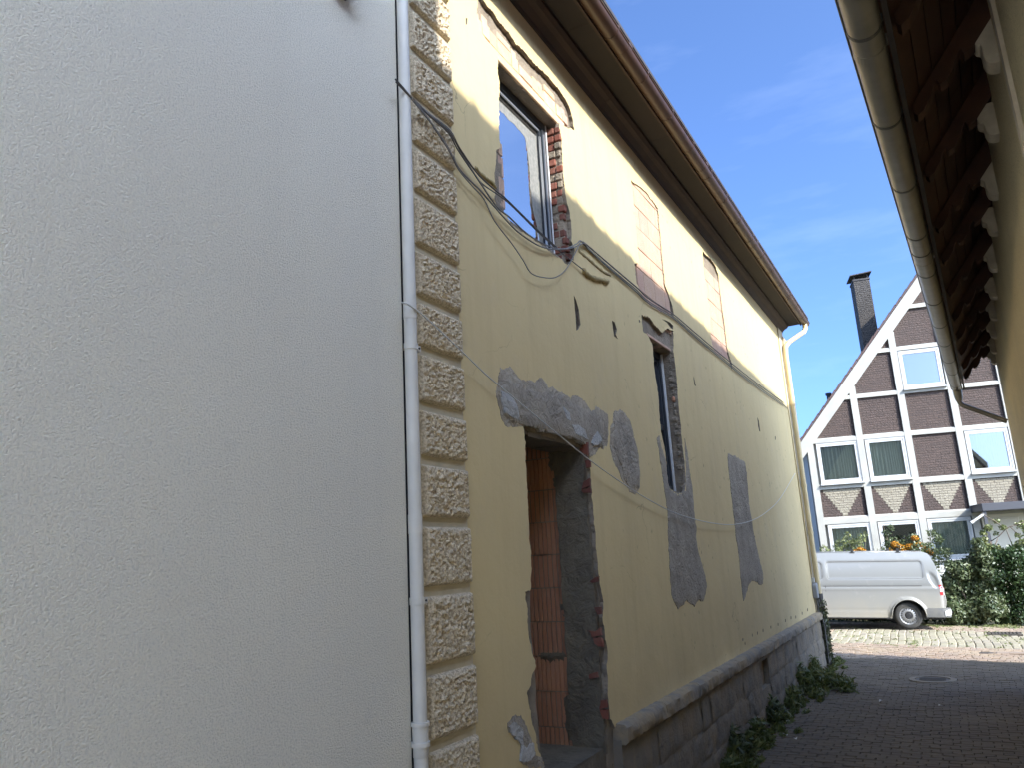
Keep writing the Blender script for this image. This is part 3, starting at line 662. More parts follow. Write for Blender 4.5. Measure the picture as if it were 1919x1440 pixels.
for i, pp in enumerate(([(860, 880), (960, 850), (965, 980), (900, 940)], [(940, 1030), (985, 1030), (990, 1100), (950, 1110)], [(920, 1250), (985, 1210), (990, 1290), (905, 1330)], [(905, 1340), (990, 1300), (1000, 1360), (930, 1360)])):
    q = [onY(x, y, RY-0.012) for x, y in crop(920, 670, 5.333, pp)]
    sheet('brick', rough(q, 0.015, 0.005, 90+i), [], rv(RY-0.0145), 0.03, 'red_brick', YH)
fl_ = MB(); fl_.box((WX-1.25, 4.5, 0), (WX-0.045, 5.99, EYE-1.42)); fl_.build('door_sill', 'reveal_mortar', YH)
sf = MB()
for i in range(6): sf.box((DBX-0.02, 4.66+i*0.215, EYE+0.885+random.uniform(-.006, .006)), (WX-0.035, 4.66+i*0.215+0.205, EYE+1.02))
sf.build('door_lintel', 'lintel_concrete', YH)
# --- block infills of the two walled-up openings
def infill(y0, y1, zrows, seed, mat='pale_clay'):
    rng = random.Random(seed)
    for i in range(len(zrows)-1):
        y = y0-rng.uniform(0.05, 0.3)
        while y < y1:
            wd = rng.choice((0.24, 0.30, 0.37)); a, b = max(y, y0), min(y+wd, y1)
            if b-a > 0.04:
                h = zrows[i+1]-zrows[i]-0.012
                inst(blk(b-a-0.008, h, mat, 0.024), 'hollow_block', YH, (WX-0.018+rng.uniform(-.003, .003), a, zrows[i]))
            y += wd
infill(7.66, 8.78, [EYE+z for z in (2.56, 2.83, 3.09, 3.345, 3.615, 3.88, 4.14, 4.4)], 3)
infill(10.62, 11.72, [EYE+z for z in (2.27, 2.52, 2.78, 3.05, 3.32, 3.60, 3.89, 4.10)], 5)
# --- lintel and brick course over the upper window
lt = MB()
lt.box((WX-0.20, 4.50, EYE+3.865), (WX-0.012, 5.93, EYE+3.945)); lo = lt.build('lintel', 'cream_clay', YH); bevelled(lo.data, 0.006)
rng = random.Random(4)
y = 4.36
while y < 6.0:
    wd = rng.choice((0.115, 0.24, 0.12)); h = 0.1+rng.uniform(-.01, .035)
    m_ = MB(); m_.box((WX-0.09, y+0.004, EYE+3.952), (WX-0.012+rng.uniform(-.008, .004), y+wd-0.006, EYE+3.952+h)); o = m_.build('brick', rng.choice(('cream_clay', 'cream_clay', 'pale_clay')), YH); bevelled(o.data, 0.005)
    if rng.random() < 0.75:
        m_ = MB(); m_.box((WX-0.09, y+0.02, EYE+3.96+h), (WX-0.02+rng.uniform(-.012, .0), y+wd-0.012, EYE+3.952+h+0.075)); o = m_.build('brick', rng.choice(('red_brick', 'pale_clay', 'cream_clay')), YH); bevelled(o.data, 0.006)
    y += wd
# --- red bricks in the right reveal of the upper window
for i in range(17):
    z = WZ0+0.005+i*0.077
    x0 = WX-0.13
    for q in range(2):
        x1 = x0+(0.062 if q == 0 else 0.052)+random.uniform(-0.012, 0.012)
        if z+0.065 > WZ1-0.01 or random.random() < 0.08: continue
        m_ = MB(); pj = random.uniform(-0.002, 0.014)
        m_.box((x0, WY1-pj, z+random.uniform(0, .006)), (x1, WY1+0.05, z+0.064)); o = m_.build('brick', random.choice(('red_brick', 'red_brick', 'red_brick', 'base_mortar')), YH); bevelled(o.data, 0.006)
        x0 = x1+0.009
# left edge of the upper window: broken block ends
for z, h, wd in ((EYE+2.60, 0.24, 0.085), (EYE+2.86, 0.16, 0.075), (EYE+3.04, 0.1, 0.06)):
    inst(blk(wd, h, 'pale_clay', 0.02), 'hollow_block', YH, (WX-0.03, WY0-wd+0.03, z))
# --- upper window
FX = WX-0.125
def window(nm, y0, y1, z0, z1, X, tr=None, film=False, trim='aluminium'):
    w_ = thing_part(nm, YH, (X, y0, z0))
    f = MB(); t = 0.07; d = 0.07
    f.box((X-d, y0, z0), (X, y0+t, z1)); f.box((X-d, y1-t, z0), (X, y1, z1)); f.box((X-d, y0+t, z0), (X-0.002, y1-t, z0+t)); f.box((X-d, y0+t, z1-t), (X-0.002, y1-t, z1))
    f.box((X-d+0.01, y0+t, z0+t), (X-0.018, y0+t+0.03, z1-t)); f.box((X-d+0.01, y1-t-0.03, z0+t), (X-0.018, y1-t, z1-t))
    f.box((X-d+0.01, y0+t+.03, z1-t-0.03), (X-0.02, y1-t-.03, z1-t)); f.box((X-d+0.01, y0+t+.03, z0+t), (X-0.02, y1-t-.03, z0+t+0.03))
    if tr: f.box((X-d+0.005, y0+t+.03, tr), (X-0.01, y1-t-.03, tr+0.06))
    link_part(f.mesh('frame', 'anthracite'), 'frame', w_)
    g = MB(); g.box((X-0.052, y0+t+.025, z0+t+.025), (X-0.046, y1-t-.025, z1-t-.025)); link_part(g.mesh('pane', 'coated_glass'), 'pane', w_)
    al = MB(); al.box((X-0.018, y1-t-0.045, z0+0.02), (X-0.004, y1-t-0.026, z1-0.16)); al.box((X+0.0005, y1-t+0.012, z0+0.02), (X+0.008, y1-t+0.03, z1-0.12)); al.box((X-0.017, y0+t, z1-t-0.045), (X-0.004, y1-t-.05, z1-t-0.031))
    link_part(al.mesh('trim', trim), 'trim', w_)
    st = MB(); st.box((X-0.03, y1+0.001, z0), (X+(0.006 if film else 0.022), y1+0.016, z1)); link_part(st.mesh('sealing_strip', 'sealing_strip'), 'sealing_strip', w_)
    if film:
        poly = [(y1-t-.03, z0+t+.03), (y1-t-.03, z1-t-.03), (y0+t+.03, z1-t-.03), (y0+t+.03, z1-t-.16)]
        edge = [(y0+t+.25, z1-t-.165), (y0+t+.5, z1-t-.17), (y1-t-.26, z1-t-.2), (y1-t-.21, z1-t-.42), (y1-t-.22, z0+t+.55), (y1-t-.19, z0+t+.36), (y1-t-.12, z0+t+.2), (y1-t-.1, z0+t+.03)]
        b = MB(); sheet('x', rough(poly+edge, 0.03, 0.012, 41), [], wx(X-0.0445), 0.0012, None, None, mb=b)
        link_part(b.mesh('protective_film', 'film_grey'), 'protective_film', w_)
    return w_
def thing_part(nm, parent, loc):
    o = bpy.data.objects.new(nm, None); o.empty_display_size = 0.1; o.location = loc; link(o, parent)
    INV[o.name] = Matrix.Translation(loc).inverted(); return o
def link_part(me, nm, parent):
    fixn(me); return link(bpy.data.objects.new(nm, me), parent)
window('window', WY0-0.03, WY1-0.035, WZ0-0.03, WZ1-0.0, FX, None, True)
window('window', SY0-0.05, SY1-0.045, SZ0+0.01, SZ1-0.02, WX-0.15, SZ0+0.72, False, 'anthracite')
# rough edges and lintel of the slim window
lb = MB(); lb.box((WX-0.16, SY0-0.1, SZ1+0.0), (WX-0.02, SY1-0.03, SZ1+0.036)); o = lb.build('lintel', 'pale_clay', YH); bevelled(o.data, 0.006)
for i in range(20):
    z = SZ0+0.02+i*0.08
    if z > SZ1-0.08: break
    m_ = MB(); m_.box((WX-0.085+random.uniform(-.02, .02), SY1-random.uniform(.004, .03), z), (WX-0.034, SY1+0.05, z+0.066)); o = m_.build('brick', random.choice(('brown_clay', 'base_mortar', 'base_mortar', 'base_mortar')), YH); bevelled(o.data, 0.015)
# --- broken string course remnants
def mould(px, X, r, mat, name, seed):
    pts = [Vector((X, *onX(x, y, X))) for x, y in px]
    dense = []
    for i in range(len(pts)-1):
        for k in range(6): dense.append(pts[i].lerp(pts[i+1], k/6))
    dense.append(pts[-1])
    b = MB(); b.tube(dense, [r*(0.8+0.5*noise.noise((i*0.5, seed, 0))) for i in range(len(dense))], 8)
    b.v = [(v[0]+0.006*noise.noise((v[1]*30, v[2]*30, seed)), v[1], v[2]+0.008*noise.noise((v[1]*25, v[2]*25, seed+9))) for v in b.v]
    b.build(name, mat, YH, True)
mould(crop(1040, 430, 5.54, [(280, 425), (330, 475), (400, 510), (470, 525), (540, 545)]), WX+0.005, 0.036, 'olive_mould', 'moulding_remnant', 1)
mould(crop(1040, 430, 5.54, [(235, 225), (330, 300), (420, 380), (500, 445), (570, 475)]), WX-0.004, 0.022, 'olive_mould', 'moulding_remnant', 2)
mould(crop(900, 240, 5.536, [(-60, 410), (0, 480), (60, 530), (120, 570), (155, 620)]), WX-0.002, 0.022, 'olive_mould', 'moulding_remnant', 3)
# --- plinth: projecting ledge stones, rubble courses, vent
y = 5.99; rng = random.Random(12); PX = WX+0.045
while y < 16.75:
    ln = min(rng.uniform(0.6, 1.35), 16.8-y)
    if ln < 0.12: break
    prof = [(-0.06, 0.0), (0.07, -0.004), (0.10, -0.028), (0.107, -0.07), (0.102, -0.13), (0.075, -0.152), (-0.06, -0.155)]
    n = max(3, int(ln/0.05)); b = MB()
    for i in range(n+1):
        yy = y+0.006+(ln-0.012)*i/n
        for (dx, dz) in prof:
            jx = 0.007*noise.noise((yy*5, dz*9, 7))+rng.uniform(-.005, .005)+0.012*noise.noise((yy*14, dz*20, 2))
            b.v.append((WX+dx+(jx if dx > 0 else 0), yy, LEDGE+dz+0.006*noise.noise((yy*4, dx*9, 3))+0.008*noise.noise((yy*16, dx*20, 6))))
    k = len(prof); b.f = [(i*k+j, i*k+(j+1) % k, (i+1)*k+(j+1) % k, (i+1)*k+j) for i in range(n) for j in range(k)]+[tuple(range(k)), tuple(range((n+1)*k-1, n*k-1, -1))]
    b.build('ledge_stone', 'ledge_stone', YH, True, 40)
    y += ln
V0, V1, VZ0, VZ1 = 10.95, 11.52, EYE-1.82, EYE-1.48
sheet('plinth_mortar', [(5.99, -0.1), (16.85, -0.1), (16.85, LEDGE-0.12), (5.99, LEDGE-0.12)], [[(V0, VZ0), (V1, VZ0), (V1, VZ1), (V0, VZ1)]], wx(PX-0.004), 0.24, 'plinth_stone', YH, gridpts(6, 16.8, -.1, .9, 0.3), lambda a, b: 0.01*noise.noise((a*3, b*3, 9)), True)
vb = MB(); vb.box((PX-0.3, V0-.05, VZ0-.05), (PX-0.24, V1+.05, VZ1+.05)); vb.build('vent_back', 'dark_room', YH)
def stone(y0, y1, z0, z1, seed):
    b = MB(); pr_ = rng.uniform(0.0, 0.02)
    def fn(u, v):
        a, c = lerp(y0, y1, u), lerp(z0, z1, v); e = min(u, 1-u, v, 1-v)
        return (PX+pr_*0.6+0.004*smoothstep(e/0.18)-0.010*(1-smoothstep(e/0.03+0.35))+0.016*noise.noise((a*6, c*6, seed))+0.008*noise.noise((a*17, c*17, seed)), a+0.012*noise.noise((a*5, c*5, 2)), c+0.03*noise.noise((a*3, c*3, 5)))
    b.grid(fn, 10, 7); k = len(b.v)
    b.build('plinth_stone', 'plinth_stone', YH, True, recalc=False)
zr = [-0.05, 0.22, 0.50, LEDGE-0.14]
for ri in range(3):
    z0, z1 = zr[ri], zr[ri+1]; y = 6.02
    while y < 16.8:
        e = min(y+rng.uniform(0.3, 0.72), 16.84)
        if z1 > VZ0+0.02 and z0 < VZ1 and y < V0 and e > V0-0.15: e = V0
        if e-y > 0.1 and not (z1 > VZ0+0.02 and z0 < VZ1 and y >= V0-0.01 and y < V1-0.01):
            stone(y+0.006, e-0.006, z0+0.006, z1-0.006, rng.uniform(0, 50)); y = e
        elif z1 > VZ0+0.02 and z0 < VZ1 and V0-0.01 <= y < V1: y = V1
        else: y = max(e, y+0.1)
# --- eaves: cove, soffit, gutter, roof
Ye = 17.35
def strip(nm, prof, ya, yb, mat, smooth=False, seg=1):
    b = MB(); k = len(prof)
    for i in range(seg+1):
        yy = lerp(ya, yb, i/seg); b.v += [(x, yy, z) for x, z in prof]
    b.f = [(i*k+j, i*k+(j+1) % k, (i+1)*k+(j+1) % k, (i+1)*k+j) for i in range(seg) for j in range(k)]+[tuple(range(k)), tuple(range((seg+1)*k-1, seg*k-1, -1))]
    return b.build(nm, mat, YH, smooth, 35 if smooth else None)
ZE = EYE
yy = Y0+0.02
while yy < 17.1:       # cove boards with visible butt joints
    e = min(yy+3.4, 17.12)
    strip('cove_board', [(-2.53, ZE+4.57), (-2.485, ZE+4.57), (-2.47, ZE+4.60), (-2.42, ZE+4.645), (-2.375, ZE+4.665), (-2.345, ZE+4.70), (-2.345, ZE+4.74), (-2.53, ZE+4.74)], yy+0.003, e-0.003, 'brown_wood'); yy = e
yy = Y0+0.02
while yy < 17.1:
    e = min(yy+2.3, 17.3)
    strip('soffit_board', [(-2.36, ZE+4.742), (-2.05, ZE+4.742), (-2.05, ZE+4.765), (-2.36, ZE+4.765)], yy+0.002, e-0.002, 'dark_soffit'); yy = e
strip('fascia', [(-2.115, ZE+4.72), (-2.09, ZE+4.72), (-2.09, ZE+4.87), (-2.115, ZE+4.87)], Y0+0.02, 17.3, 'brown_wood')
GXc, GZc, GR_ = -2.02, ZE+4.785, 0.078
def halfpipe(nm, xc, zc, r, ya, yb, mat, th=0.004, slope=None, parent=YH):
    b = MB(); n = 14; k = 2*(n+1)
    ring = []
    for i in range(n+1):
        a = math.pi+math.pi*i/n; ring.append((r*math.cos(a), r*math.sin(a)))
    for i in range(n, -1, -1):
        a = math.pi+math.pi*i/n; ring.append(((r-th)*math.cos(a), (r-th)*math.sin(a)))
    for yy in (ya, yb):
        b.v += [(xc+(slope*yy if slope else 0)+x, yy, zc+z) for x, z in ring]
    b.f = [(j, (j+1) % k, k+(j+1) % k, k+j) for j in range(k)]+[tuple(range(k)), tuple(range(2*k-1, k-1, -1))]
    return b.build(nm, mat, parent, True, 40)
g_ = halfpipe('gutter', GXc, GZc, GR_, Y0+0.02, Ye+0.12, 'brown_gutter'); sub(g_)
ec = MB(); ec.tube([(GXc, Ye+0.118, GZc-0.03), (GXc, Ye+0.125, GZc-0.03)], 0.05, 12); ec.build('gutter_end', 'brown_gutter', g_)
bd_ = MB(); bd_.tube([(GXc+GR_, Y0+.02, GZc+0.004), (GXc+GR_, Ye+0.12, GZc+0.004)], 0.010, 8); bd_.build('gutter_bead', 'brown_gutter', g_, True)
def strap(xc, yy, zc, r, w_, mat, parent, th=0.004):
    b = MB(); n = 14
    for q in (yy-w_/2, yy+w_/2):
        for i in range(n+1):
            a = math.pi+math.pi*i/n
            b.v.append((xc+(r+th)*math.cos(a), q, zc+(r+th)*math.sin(a)))
        for i in range(n, -1, -1):
            a = math.pi+math.pi*i/n
            b.v.append((xc+(r-0.001)*math.cos(a), q, zc+(r-0.001)*math.sin(a)))
    k = 2*(n+1); b.f = [(j, (j+1) % k, k+(j+1) % k, k+j) for j in range(k)]+[tuple(range(k)), tuple(range(2*k-1, k-1, -1))]
    b.box((xc+r-0.002, yy-w_/2, zc-0.002), (xc+r+0.008, yy+w_/2, zc+0.03))
    return b.build('gutter_bracket', mat, parent, False)
yy = 4.4
while yy < Ye: strap(GXc, yy, GZc, GR_, 0.028, 'brown_gutter', g_); yy += 0.82
for yy in (6.35, 9.1, 12.1, 15.2):
    strap(GXc, yy, GZc, GR_, 0.09, 'brown_gutter', g_, 0.0025)
rf = MB(); rf.prism([(-1.955, 0, ZE+4.875), (-1.955, 0, ZE+4.915), (-6.9, 0, ZE+8.6), (-11, 0, ZE+4.9), (-11, 0, ZE+4.76), (-6.9, 0, ZE+8.45), (-2.3, 0, ZE+4.8)], (0, Y0, 0), (0, Ye+0.1-Y0, 0)); rf.build('roof', 'dark_roof', YH)
# --- yellow downpipe at the far corner
dp = MB()
pts = [(GXc, Ye-0.1, GZc-0.06), (GXc, Ye-0.1, GZc-0.16), (GXc-0.03, Ye-0.14, GZc-0.24), (WX+0.16, 16.82, ZE+4.27), (WX+0.1, 16.72, ZE+4.16), (WX+0.085, 16.7, ZE+4.0), (WX+0.085, 16.7, EYE-1.0)]
sm = []
for i in range(len(pts)-1):
    a, c = Vector(pts[i]), Vector(pts[i+1])
    for k in range(4): sm.append(a.lerp(c, k/4))
sm.append(Vector(pts[-1]))
dp.tube(sm, 0.052, 12); d_ = dp.build('downpipe', 'yellow_pipe', YH, True, 50); sub(d_)
for z in (ZE+2.9, ZE+1.2, ZE+0.25):
    c_ = MB(); c_.tube([(WX+0.085, 16.7, z-0.03), (WX+0.085, 16.7, z+0.03)], 0.058, 12); c_.build('collar', 'yellow_pipe', d_, True, 40)
lp = MB(); lp.tube([(WX+0.085, 16.7, EYE-0.99), (WX+0.085, 16.7, 0.0)], 0.06, 12); lp.tube([(WX+0.085, 16.7, EYE-1.03), (WX+0.085, 16.7, EYE-0.93)], 0.07, 12); lp.build('standpipe', 'cast_iron', d_, True, 40)
# fine wire/conduit beside it
cd = MB(); cd.tube([(WX+0.02, 16.52, EYE+4.3), (WX+0.02, 16.53, EYE-0.55)], 0.012, 6); cd.build('conduit', 'yellow_pipe', YH, True)

# ================================================================== white house
WH = thing('white_house', 'white rendered house wall running along the alley beside the quoins', 'house', (WX, 0, 0))
wl_ = MB(); wl_.box((-9, -9, 0), (WX+0.005, 3.345, 9.0)); wl_.build('wall', 'white_render', WH)
pp_ = MB(); PXW, PYW, PRW = WX+0.042, 3.372, 0.036
pp_.tube([(PXW, PYW, 0.0), (PXW, PYW, 9.0)], PRW, 16); pw = pp_.build('downpipe', 'white_pipe', WH, True, 60); sub(pw)
def zpix(py, x=762): return onX(x, py, PXW)[1]
for py in (647, 1130):
    z = zpix(py); b = MB(); b.tube([(PXW, PYW, z-0.018), (PXW, PYW, z+0.018)], PRW+0.004, 16); b.box((PXW-0.02, PYW+PRW-0.002, z-0.016), (PXW+0.014, PYW+PRW+0.04, z+0.016)); br_ = b.build('pipe_bracket', 'white_pipe', pw, False)
    b = MB(); b.tube([(PXW+0.013, PYW+PRW+0.022, z), (PXW+0.02, PYW+PRW+0.022, z)], 0.006, 6); b.build('screw', 'cast_iron', pw)
z = zpix(965, 770); b = MB(); b.tube([(PXW, PYW, z-0.10), (PXW, PYW, z)], PRW+0.0025, 16); b.build('pipe_sleeve', 'white_pipe', pw, True, 40)
z = zpix(562, 757); b = MB(); b.tube([(PXW, PYW, z-0.10), (PXW, PYW, z)], PRW+0.0025, 16); b.build('pipe_sleeve', 'white_pipe', pw, True, 40)
z0, z1 = zpix(1398, 783), zpix(1358, 783)
b = MB(); b.tube([(PXW, PYW, z0-0.06), (PXW, PYW, z0-0.058), (PXW, PYW, z0), (PXW, PYW, z1)], [PRW+0.002, PRW+0.003, PRW+0.004, PRW+0.006], 16); b.tube([(PXW, PYW, z1-0.012), (PXW, PYW, z1+0.006)], PRW+0.012, 16); b.tube([(PXW, PYW, z0-0.01), (PXW, PYW, z0+0.012)], PRW+0.012, 16); b.build('pipe_sleeve', 'white_pipe', pw, True, 35)
gp = MB(); gp.box((WX-0.03, 3.3455, 0), (WX-0.004, 3.46, EAVE)); gp.build('joint_gap', 'dark_room', WH)
fl = MB(); fl.box((WX+0.005, 2.80, EYE+3.12), (WX+0.05, 2.88, EYE+3.3)); fl.box((WX+0.05, 2.74, EYE+3.15), (WX+0.11, 2.92, EYE+3.3)); fo = fl.build('wall_light', 'black_plastic', None); bevelled(fo.data, 0.01)
fo['label'] = 'dark light fitting high on the white rendered wall'; fo['category'] = 'wall light'

# ================================================================== house on the right with open pantile eaves
TS = 0.0437; TX = 0.49; RB0, RB1 = -2.2, 14.72
TH = thing('tan_house', 'tan rendered house on the alley with overhanging pantile eaves and zinc gutter', 'house', (TX+TS*8, 8, 0))
def tx(y): return TX+TS*y
RZ0 = EYE+2.47; TP = 1.3; XE0 = -0.13    # eave line of the tiles: x = XE0 + TS*y
RXW = 4.1                                   # eave to ridge, horizontally
b = MB()
b.v = [(tx(y), y, z) for y in (RB0, RB1) for z in (0, EYE+3.33)] + [(tx(y)+7.3, y, z) for y in (RB0, RB1) for z in (0, EYE+3.33)] + [(XE0+TS*y+RXW, y, RZ0+TP*RXW-0.06) for y in (RB0, RB1)]
b.f = [(0, 2, 3, 1), (4, 5, 7, 6), (0, 1, 8, 5, 4), (2, 6, 7, 9, 3), (0, 4, 6, 2)]
b.build('wall', 'tan_render', TH)
# vertical cable duct on the wall near the camera
for yy_ in (4.62,):
    b = MB(); b.box((tx(yy_)-0.022, yy_, 0), (tx(yy_)+0.01, yy_+0.07, EYE+3.0)); b.build('plaster_band', 'corbel_paint', TH)
# roof slab set back above the eave tiles, far slope
def rx(y, d): return XE0+TS*y+d
b = MB()
lay = [(0.95, 0.02), (RXW, 0.02), (2*RXW+0.1, 0.02)]
for y in (RB0, RB1+0.12):
    b.v += [(rx(y, -0.02), y, RZ0-TP*0.02+0.035), (rx(y, RXW), y, RZ0+TP*RXW), (rx(y, 2*RXW), y, RZ0), (rx(y, 2*RXW), y, RZ0+0.08), (rx(y, RXW), y, RZ0+TP*RXW+0.1), (rx(y, -0.02), y, RZ0-TP*0.02+0.1)]
b.f = [(j, (j+1) % 6, 6+(j+1) % 6, 6+j) for j in range(6)]+[tuple(range(6)), tuple(range(11, 5, -1))]
b.build('roof', 'pantile_clay', TH)
# boarding under the eave: planks along the eave, each its own piece
d = 0.10
while d < 0.72:
    y = RB0; off = random.uniform(1.5, 4)
    while y < RB1+0.05:
        e = min(y+off, RB1+0.1); w_ = 0.083
        bb_ = MB(); bb_.v = [(rx(q, dd), q, RZ0+TP*dd+dz) for q in (y+0.002, e-0.002) for dd, dz in ((d+0.003, -0.006), (d+w_-0.003, -0.006), (d+w_-0.001, 0.0), (d+w_-0.001, 0.028), (d+0.001, 0.028), (d+0.001, 0.0))]
        bb_.f = [(j, (j+1) % 6, 6+(j+1) % 6, 6+j) for j in range(6)]+[tuple(range(6)), tuple(range(11, 5, -1))]
        bb_.build('soffit_board', 'stained_board', TH); y = e; off = 4.2
    d += 0.085
# ridge tiles
rt = MB(); n = 8
for k, (s, r_) in enumerate(((0.0, 0.135), (0.30, 0.125), (0.30, 0.15), (0.36, 0.15))):
    rt.v += [(r_*math.cos(math.pi*i/n), s, r_*math.sin(math.pi*i/n)) for i in range(n+1)]
rt.f = [(k*(n+1)+i, k*(n+1)+i+1, (k+1)*(n+1)+i+1, (k+1)*(n+1)+i) for k in range(3) for i in range(n)]
RT = rt.mesh('ridge_tile', 'pantile_clay', True)
y = RB0
while y < RB1:
    inst(RT, 'ridge_tile', TH, (rx(y, RXW), y, RZ0+TP*RXW+0.05+random.uniform(-.012, .02)), (0, 0, -math.atan(TS))); y += 0.345
chm = MB(); yc0, yc1 = 0.15, 1.3; chm.box((rx(.7, RXW)-0.35, yc0, RZ0+TP*RXW-1.0), (rx(.7, RXW)+0.35, yc1, RZ0+TP*RXW+1.3)); cm_ = chm.build('chimney', 'red_brick', TH); sub(cm_)  # unseen chimney, added to throw the steep shadow edge on the quoins
chm = MB(); chm.box((rx(.7, RXW)-0.42, yc0-.07, RZ0+TP*RXW+1.3), (rx(.7, RXW)+0.42, yc1+.07, RZ0+TP*RXW+1.38)); chm.build('chimney_collar', 'lintel_concrete', cm_)
# rafters and white painted rafter feet (corbels)
ang = math.atan(TP)
corb_y = [onZ(1866, py, EYE+2.75)[1] for py in (125, 257, 368, 437, 506, 558, 598, 631, 661, 687)]
corb_y = [3.05, 4.05]+[c for c in corb_y if c < RB1-0.05]+[14.58]
def corbel(tall):
    b = MB(); w_ = 0.15; pr_ = []
    h = 0.34 if tall else 0.25
    prof = [(0.03, 0.0), (0.03, h), (-0.115, h), (-0.11, h*0.52), (-0.10, h*0.45), (-0.083, h*0.43), (-0.078, h*0.38), (-0.078, 0.07), (-0.07, 0.03), (-0.055, 0.01), (-0.03, 0.0)]
    n = len(prof)
    for yy in (-w_/2, w_/2): b.v += [(x, yy, z) for x, z in prof]
    b.f = [(j, (j+1) % n, n+(j+1) % n, n+j) for j in range(n)]+[tuple(range(n)), tuple(range(2*n-1, n-1, -1))]
    me = b.mesh('corbel', 'corbel_paint'); fixn(me); bevelled(me, 0.006); return me
CB = [corbel(True), corbel(False)]
def rafter():                    # ogee carved rafter tail; under-edge depth below the boards along the slope
    cut = [(0.13, 0.035), (0.15, 0.075), (0.19, 0.092), (0.235, 0.085), (0.262, 0.062), (0.285, 0.062), (0.30, 0.10), (0.34, 0.125), (0.385, 0.12), (0.415, 0.092), (0.435, 0.092), (0.45, 0.135), (0.50, 0.165), (0.62, 0.17), (0.78, 0.17)]
    poly = [(d, TP*d-0.012) for d in (0.13, 0.78)][::-1]+[(d, TP*d-0.012-h*1.35) for d, h in cut]
    b = MB(); n = len(poly); w_ = 0.05
    for yy in (-w_, w_): b.v += [(x, yy, z) for x, z in poly]
    b.f = [(j, (j+1) % n, n+(j+1) % n, n+j) for j in range(n)]
    tri, ff = sheet2d(poly, [])
    k = {}
    base = len(b.v); b.v += [(v.x, -w_, v.y) for v in tri]+[(v.x, w_, v.y) for v in tri]
    b.f += [tuple(i+base for i in f) for f in ff]+[tuple(reversed([i+base+len(tri) for i in f])) for f in ff]
    me = b.mesh('rafter', 'stained_board'); bm_ = bmesh.new(); bm_.from_mesh(me); bmesh.ops.remove_doubles(bm_, verts=bm_.verts, dist=1e-5); bmesh.ops.recalc_face_normals(bm_, faces=bm_.faces); bm_.to_mesh(me); bm_.free(); return me
RAF = rafter()
for i, y in enumerate(corb_y):
    inst(CB[i % 2], 'corbel', TH, (tx(y), y, EYE+2.74), (0, 0, -math.atan(TS)), (1, 1, 1))
    inst(RAF, 'rafter', TH, (rx(y, 0), y, RZ0), (0, 0, -math.atan(TS)))
# zinc gutter
GX, GZ, GRR = -0.135, EYE+2.44, 0.078
g2 = halfpipe('gutter', GX, GZ, GRR, RB0+.05, RB1-0.02, 'zinc', 0.004, TS, TH); sub(g2)
b = MB(); b.tube([(GX-GRR+TS*y, y, GZ+0.004) for y in (RB0+.05, RB1-0.02)], 0.011, 8); b.build('gutter_bead', 'zinc_dark', g2, True)
b = MB(); ye = RB1-0.02; b.add([(GX+TS*ye+GRR*math.cos(math.pi+math.pi*i/12), ye+0.002, GZ+GRR*math.sin(math.pi+math.pi*i/12)) for i in range(13)], [tuple(range(13))]); b.build('gutter_end', 'zinc', g2)
for py, px_ in ((375/5.06, 0), (575/5.06, 1), (1215/5.06, 0), (250+760/6.88, 0), (250+1380/6.88, 0), (450+150/4.645, 0), (450+235/4.645, 1), (450+330/4.645, 0), (450+570/4.645, 0), (450+770/4.645, 0), (450+930/4.645, 0), (450+1075/4.645, 0), (450+1180/4.645, 0), (450+1290/4.645, 0)):
    xg = 1605+(1792-1605)*(py/745)**1.0
    y = onZ(xg, py, GZ-GRR)[1]
    if y < RB1-0.05: strap(GX+TS*y, y, GZ, GRR, 0.024 if not px_ else 0.06, 'zinc' if px_ else 'zinc_dark', g2, 0.003 if not px_ else 0.002)
b = MB(); b.v = [(rx(y, d), y, z) for y in (RB0+.05, RB1) for d, z in ((0.085, RZ0-0.07), (0.11, RZ0-0.07), (0.11, RZ0+0.09), (0.085, RZ0+0.06))]
b.f = [(j, (j+1) % 4, 4+(j+1) % 4, 4+j) for j in range(4)]+[(0, 1, 2, 3), (7, 6, 5, 4)]; b.build('fascia', 'dark_soffit', TH)
# outlet and swan neck
yo = RB1-0.16; xo = GX+TS*yo
b = MB(); b.tube([(xo, yo, GZ-GRR+0.02), (xo, yo, GZ-GRR-0.09), (xo, yo, GZ-GRR-0.16)], [0.07, 0.062, 0.046], 12); b.build('gutter_outlet', 'zinc', g2, True, 40)
pts = []
for t in np.linspace(0, 1, 8): a = t*R(62); pts.append((xo+0.12*(1-math.cos(a)), yo, GZ-GRR-0.15-0.12*math.sin(a)))
pts.append((tx(yo)+0.0-0.02, yo, pts[-1][2]-0.33)); 
b = MB(); b.tube(pts, 0.04, 10); b.build('downpipe', 'zinc', g2, True, 50)

# ================================================================== timber-look house across the street
HT = R(13); HP = (-0.6, 27.0, 0.0)
FH = thing('timber_frame_house', 'gabled house with white framing, brown brick panels and white windows', 'house', HP, HT)
HM = Matrix.Translation(HP) @ Matrix.Rotation(HT, 4, 'Z')
INV[FH.name] = Matrix.Identity(4)                       # parts of this house are written in its own frame (x along facade, -y towards the alley)
RD = 0.065                                              # depth of the panels behind the framing
HL, HR = -3.06, 7.3; RS, EZ = 1.19, EYE+3.42            # roof slope, eaves height
RIDX = (HL+HR)/2
def roofz(s): return EZ+RS*((s-HL) if s < RIDX else (HR-s))
def hz(v): return EYE+v
def hbox(nm, s0, s1, z0, z1, d0, d1, mat, parent=None, bev=0.0, **kw):
    b = MB(); b.box((s0, d0, z0), (s1, d1, z1)); me = b.mesh(nm, mat); fixn(me)
    if bev: bevelled(me, bev)
    o = bpy.data.objects.new(nm, me); COL.objects.link(o); o.parent = parent or FH
    for k, v in kw.items(): o[k] = v
    return o
b = MB(); dep = 9.0
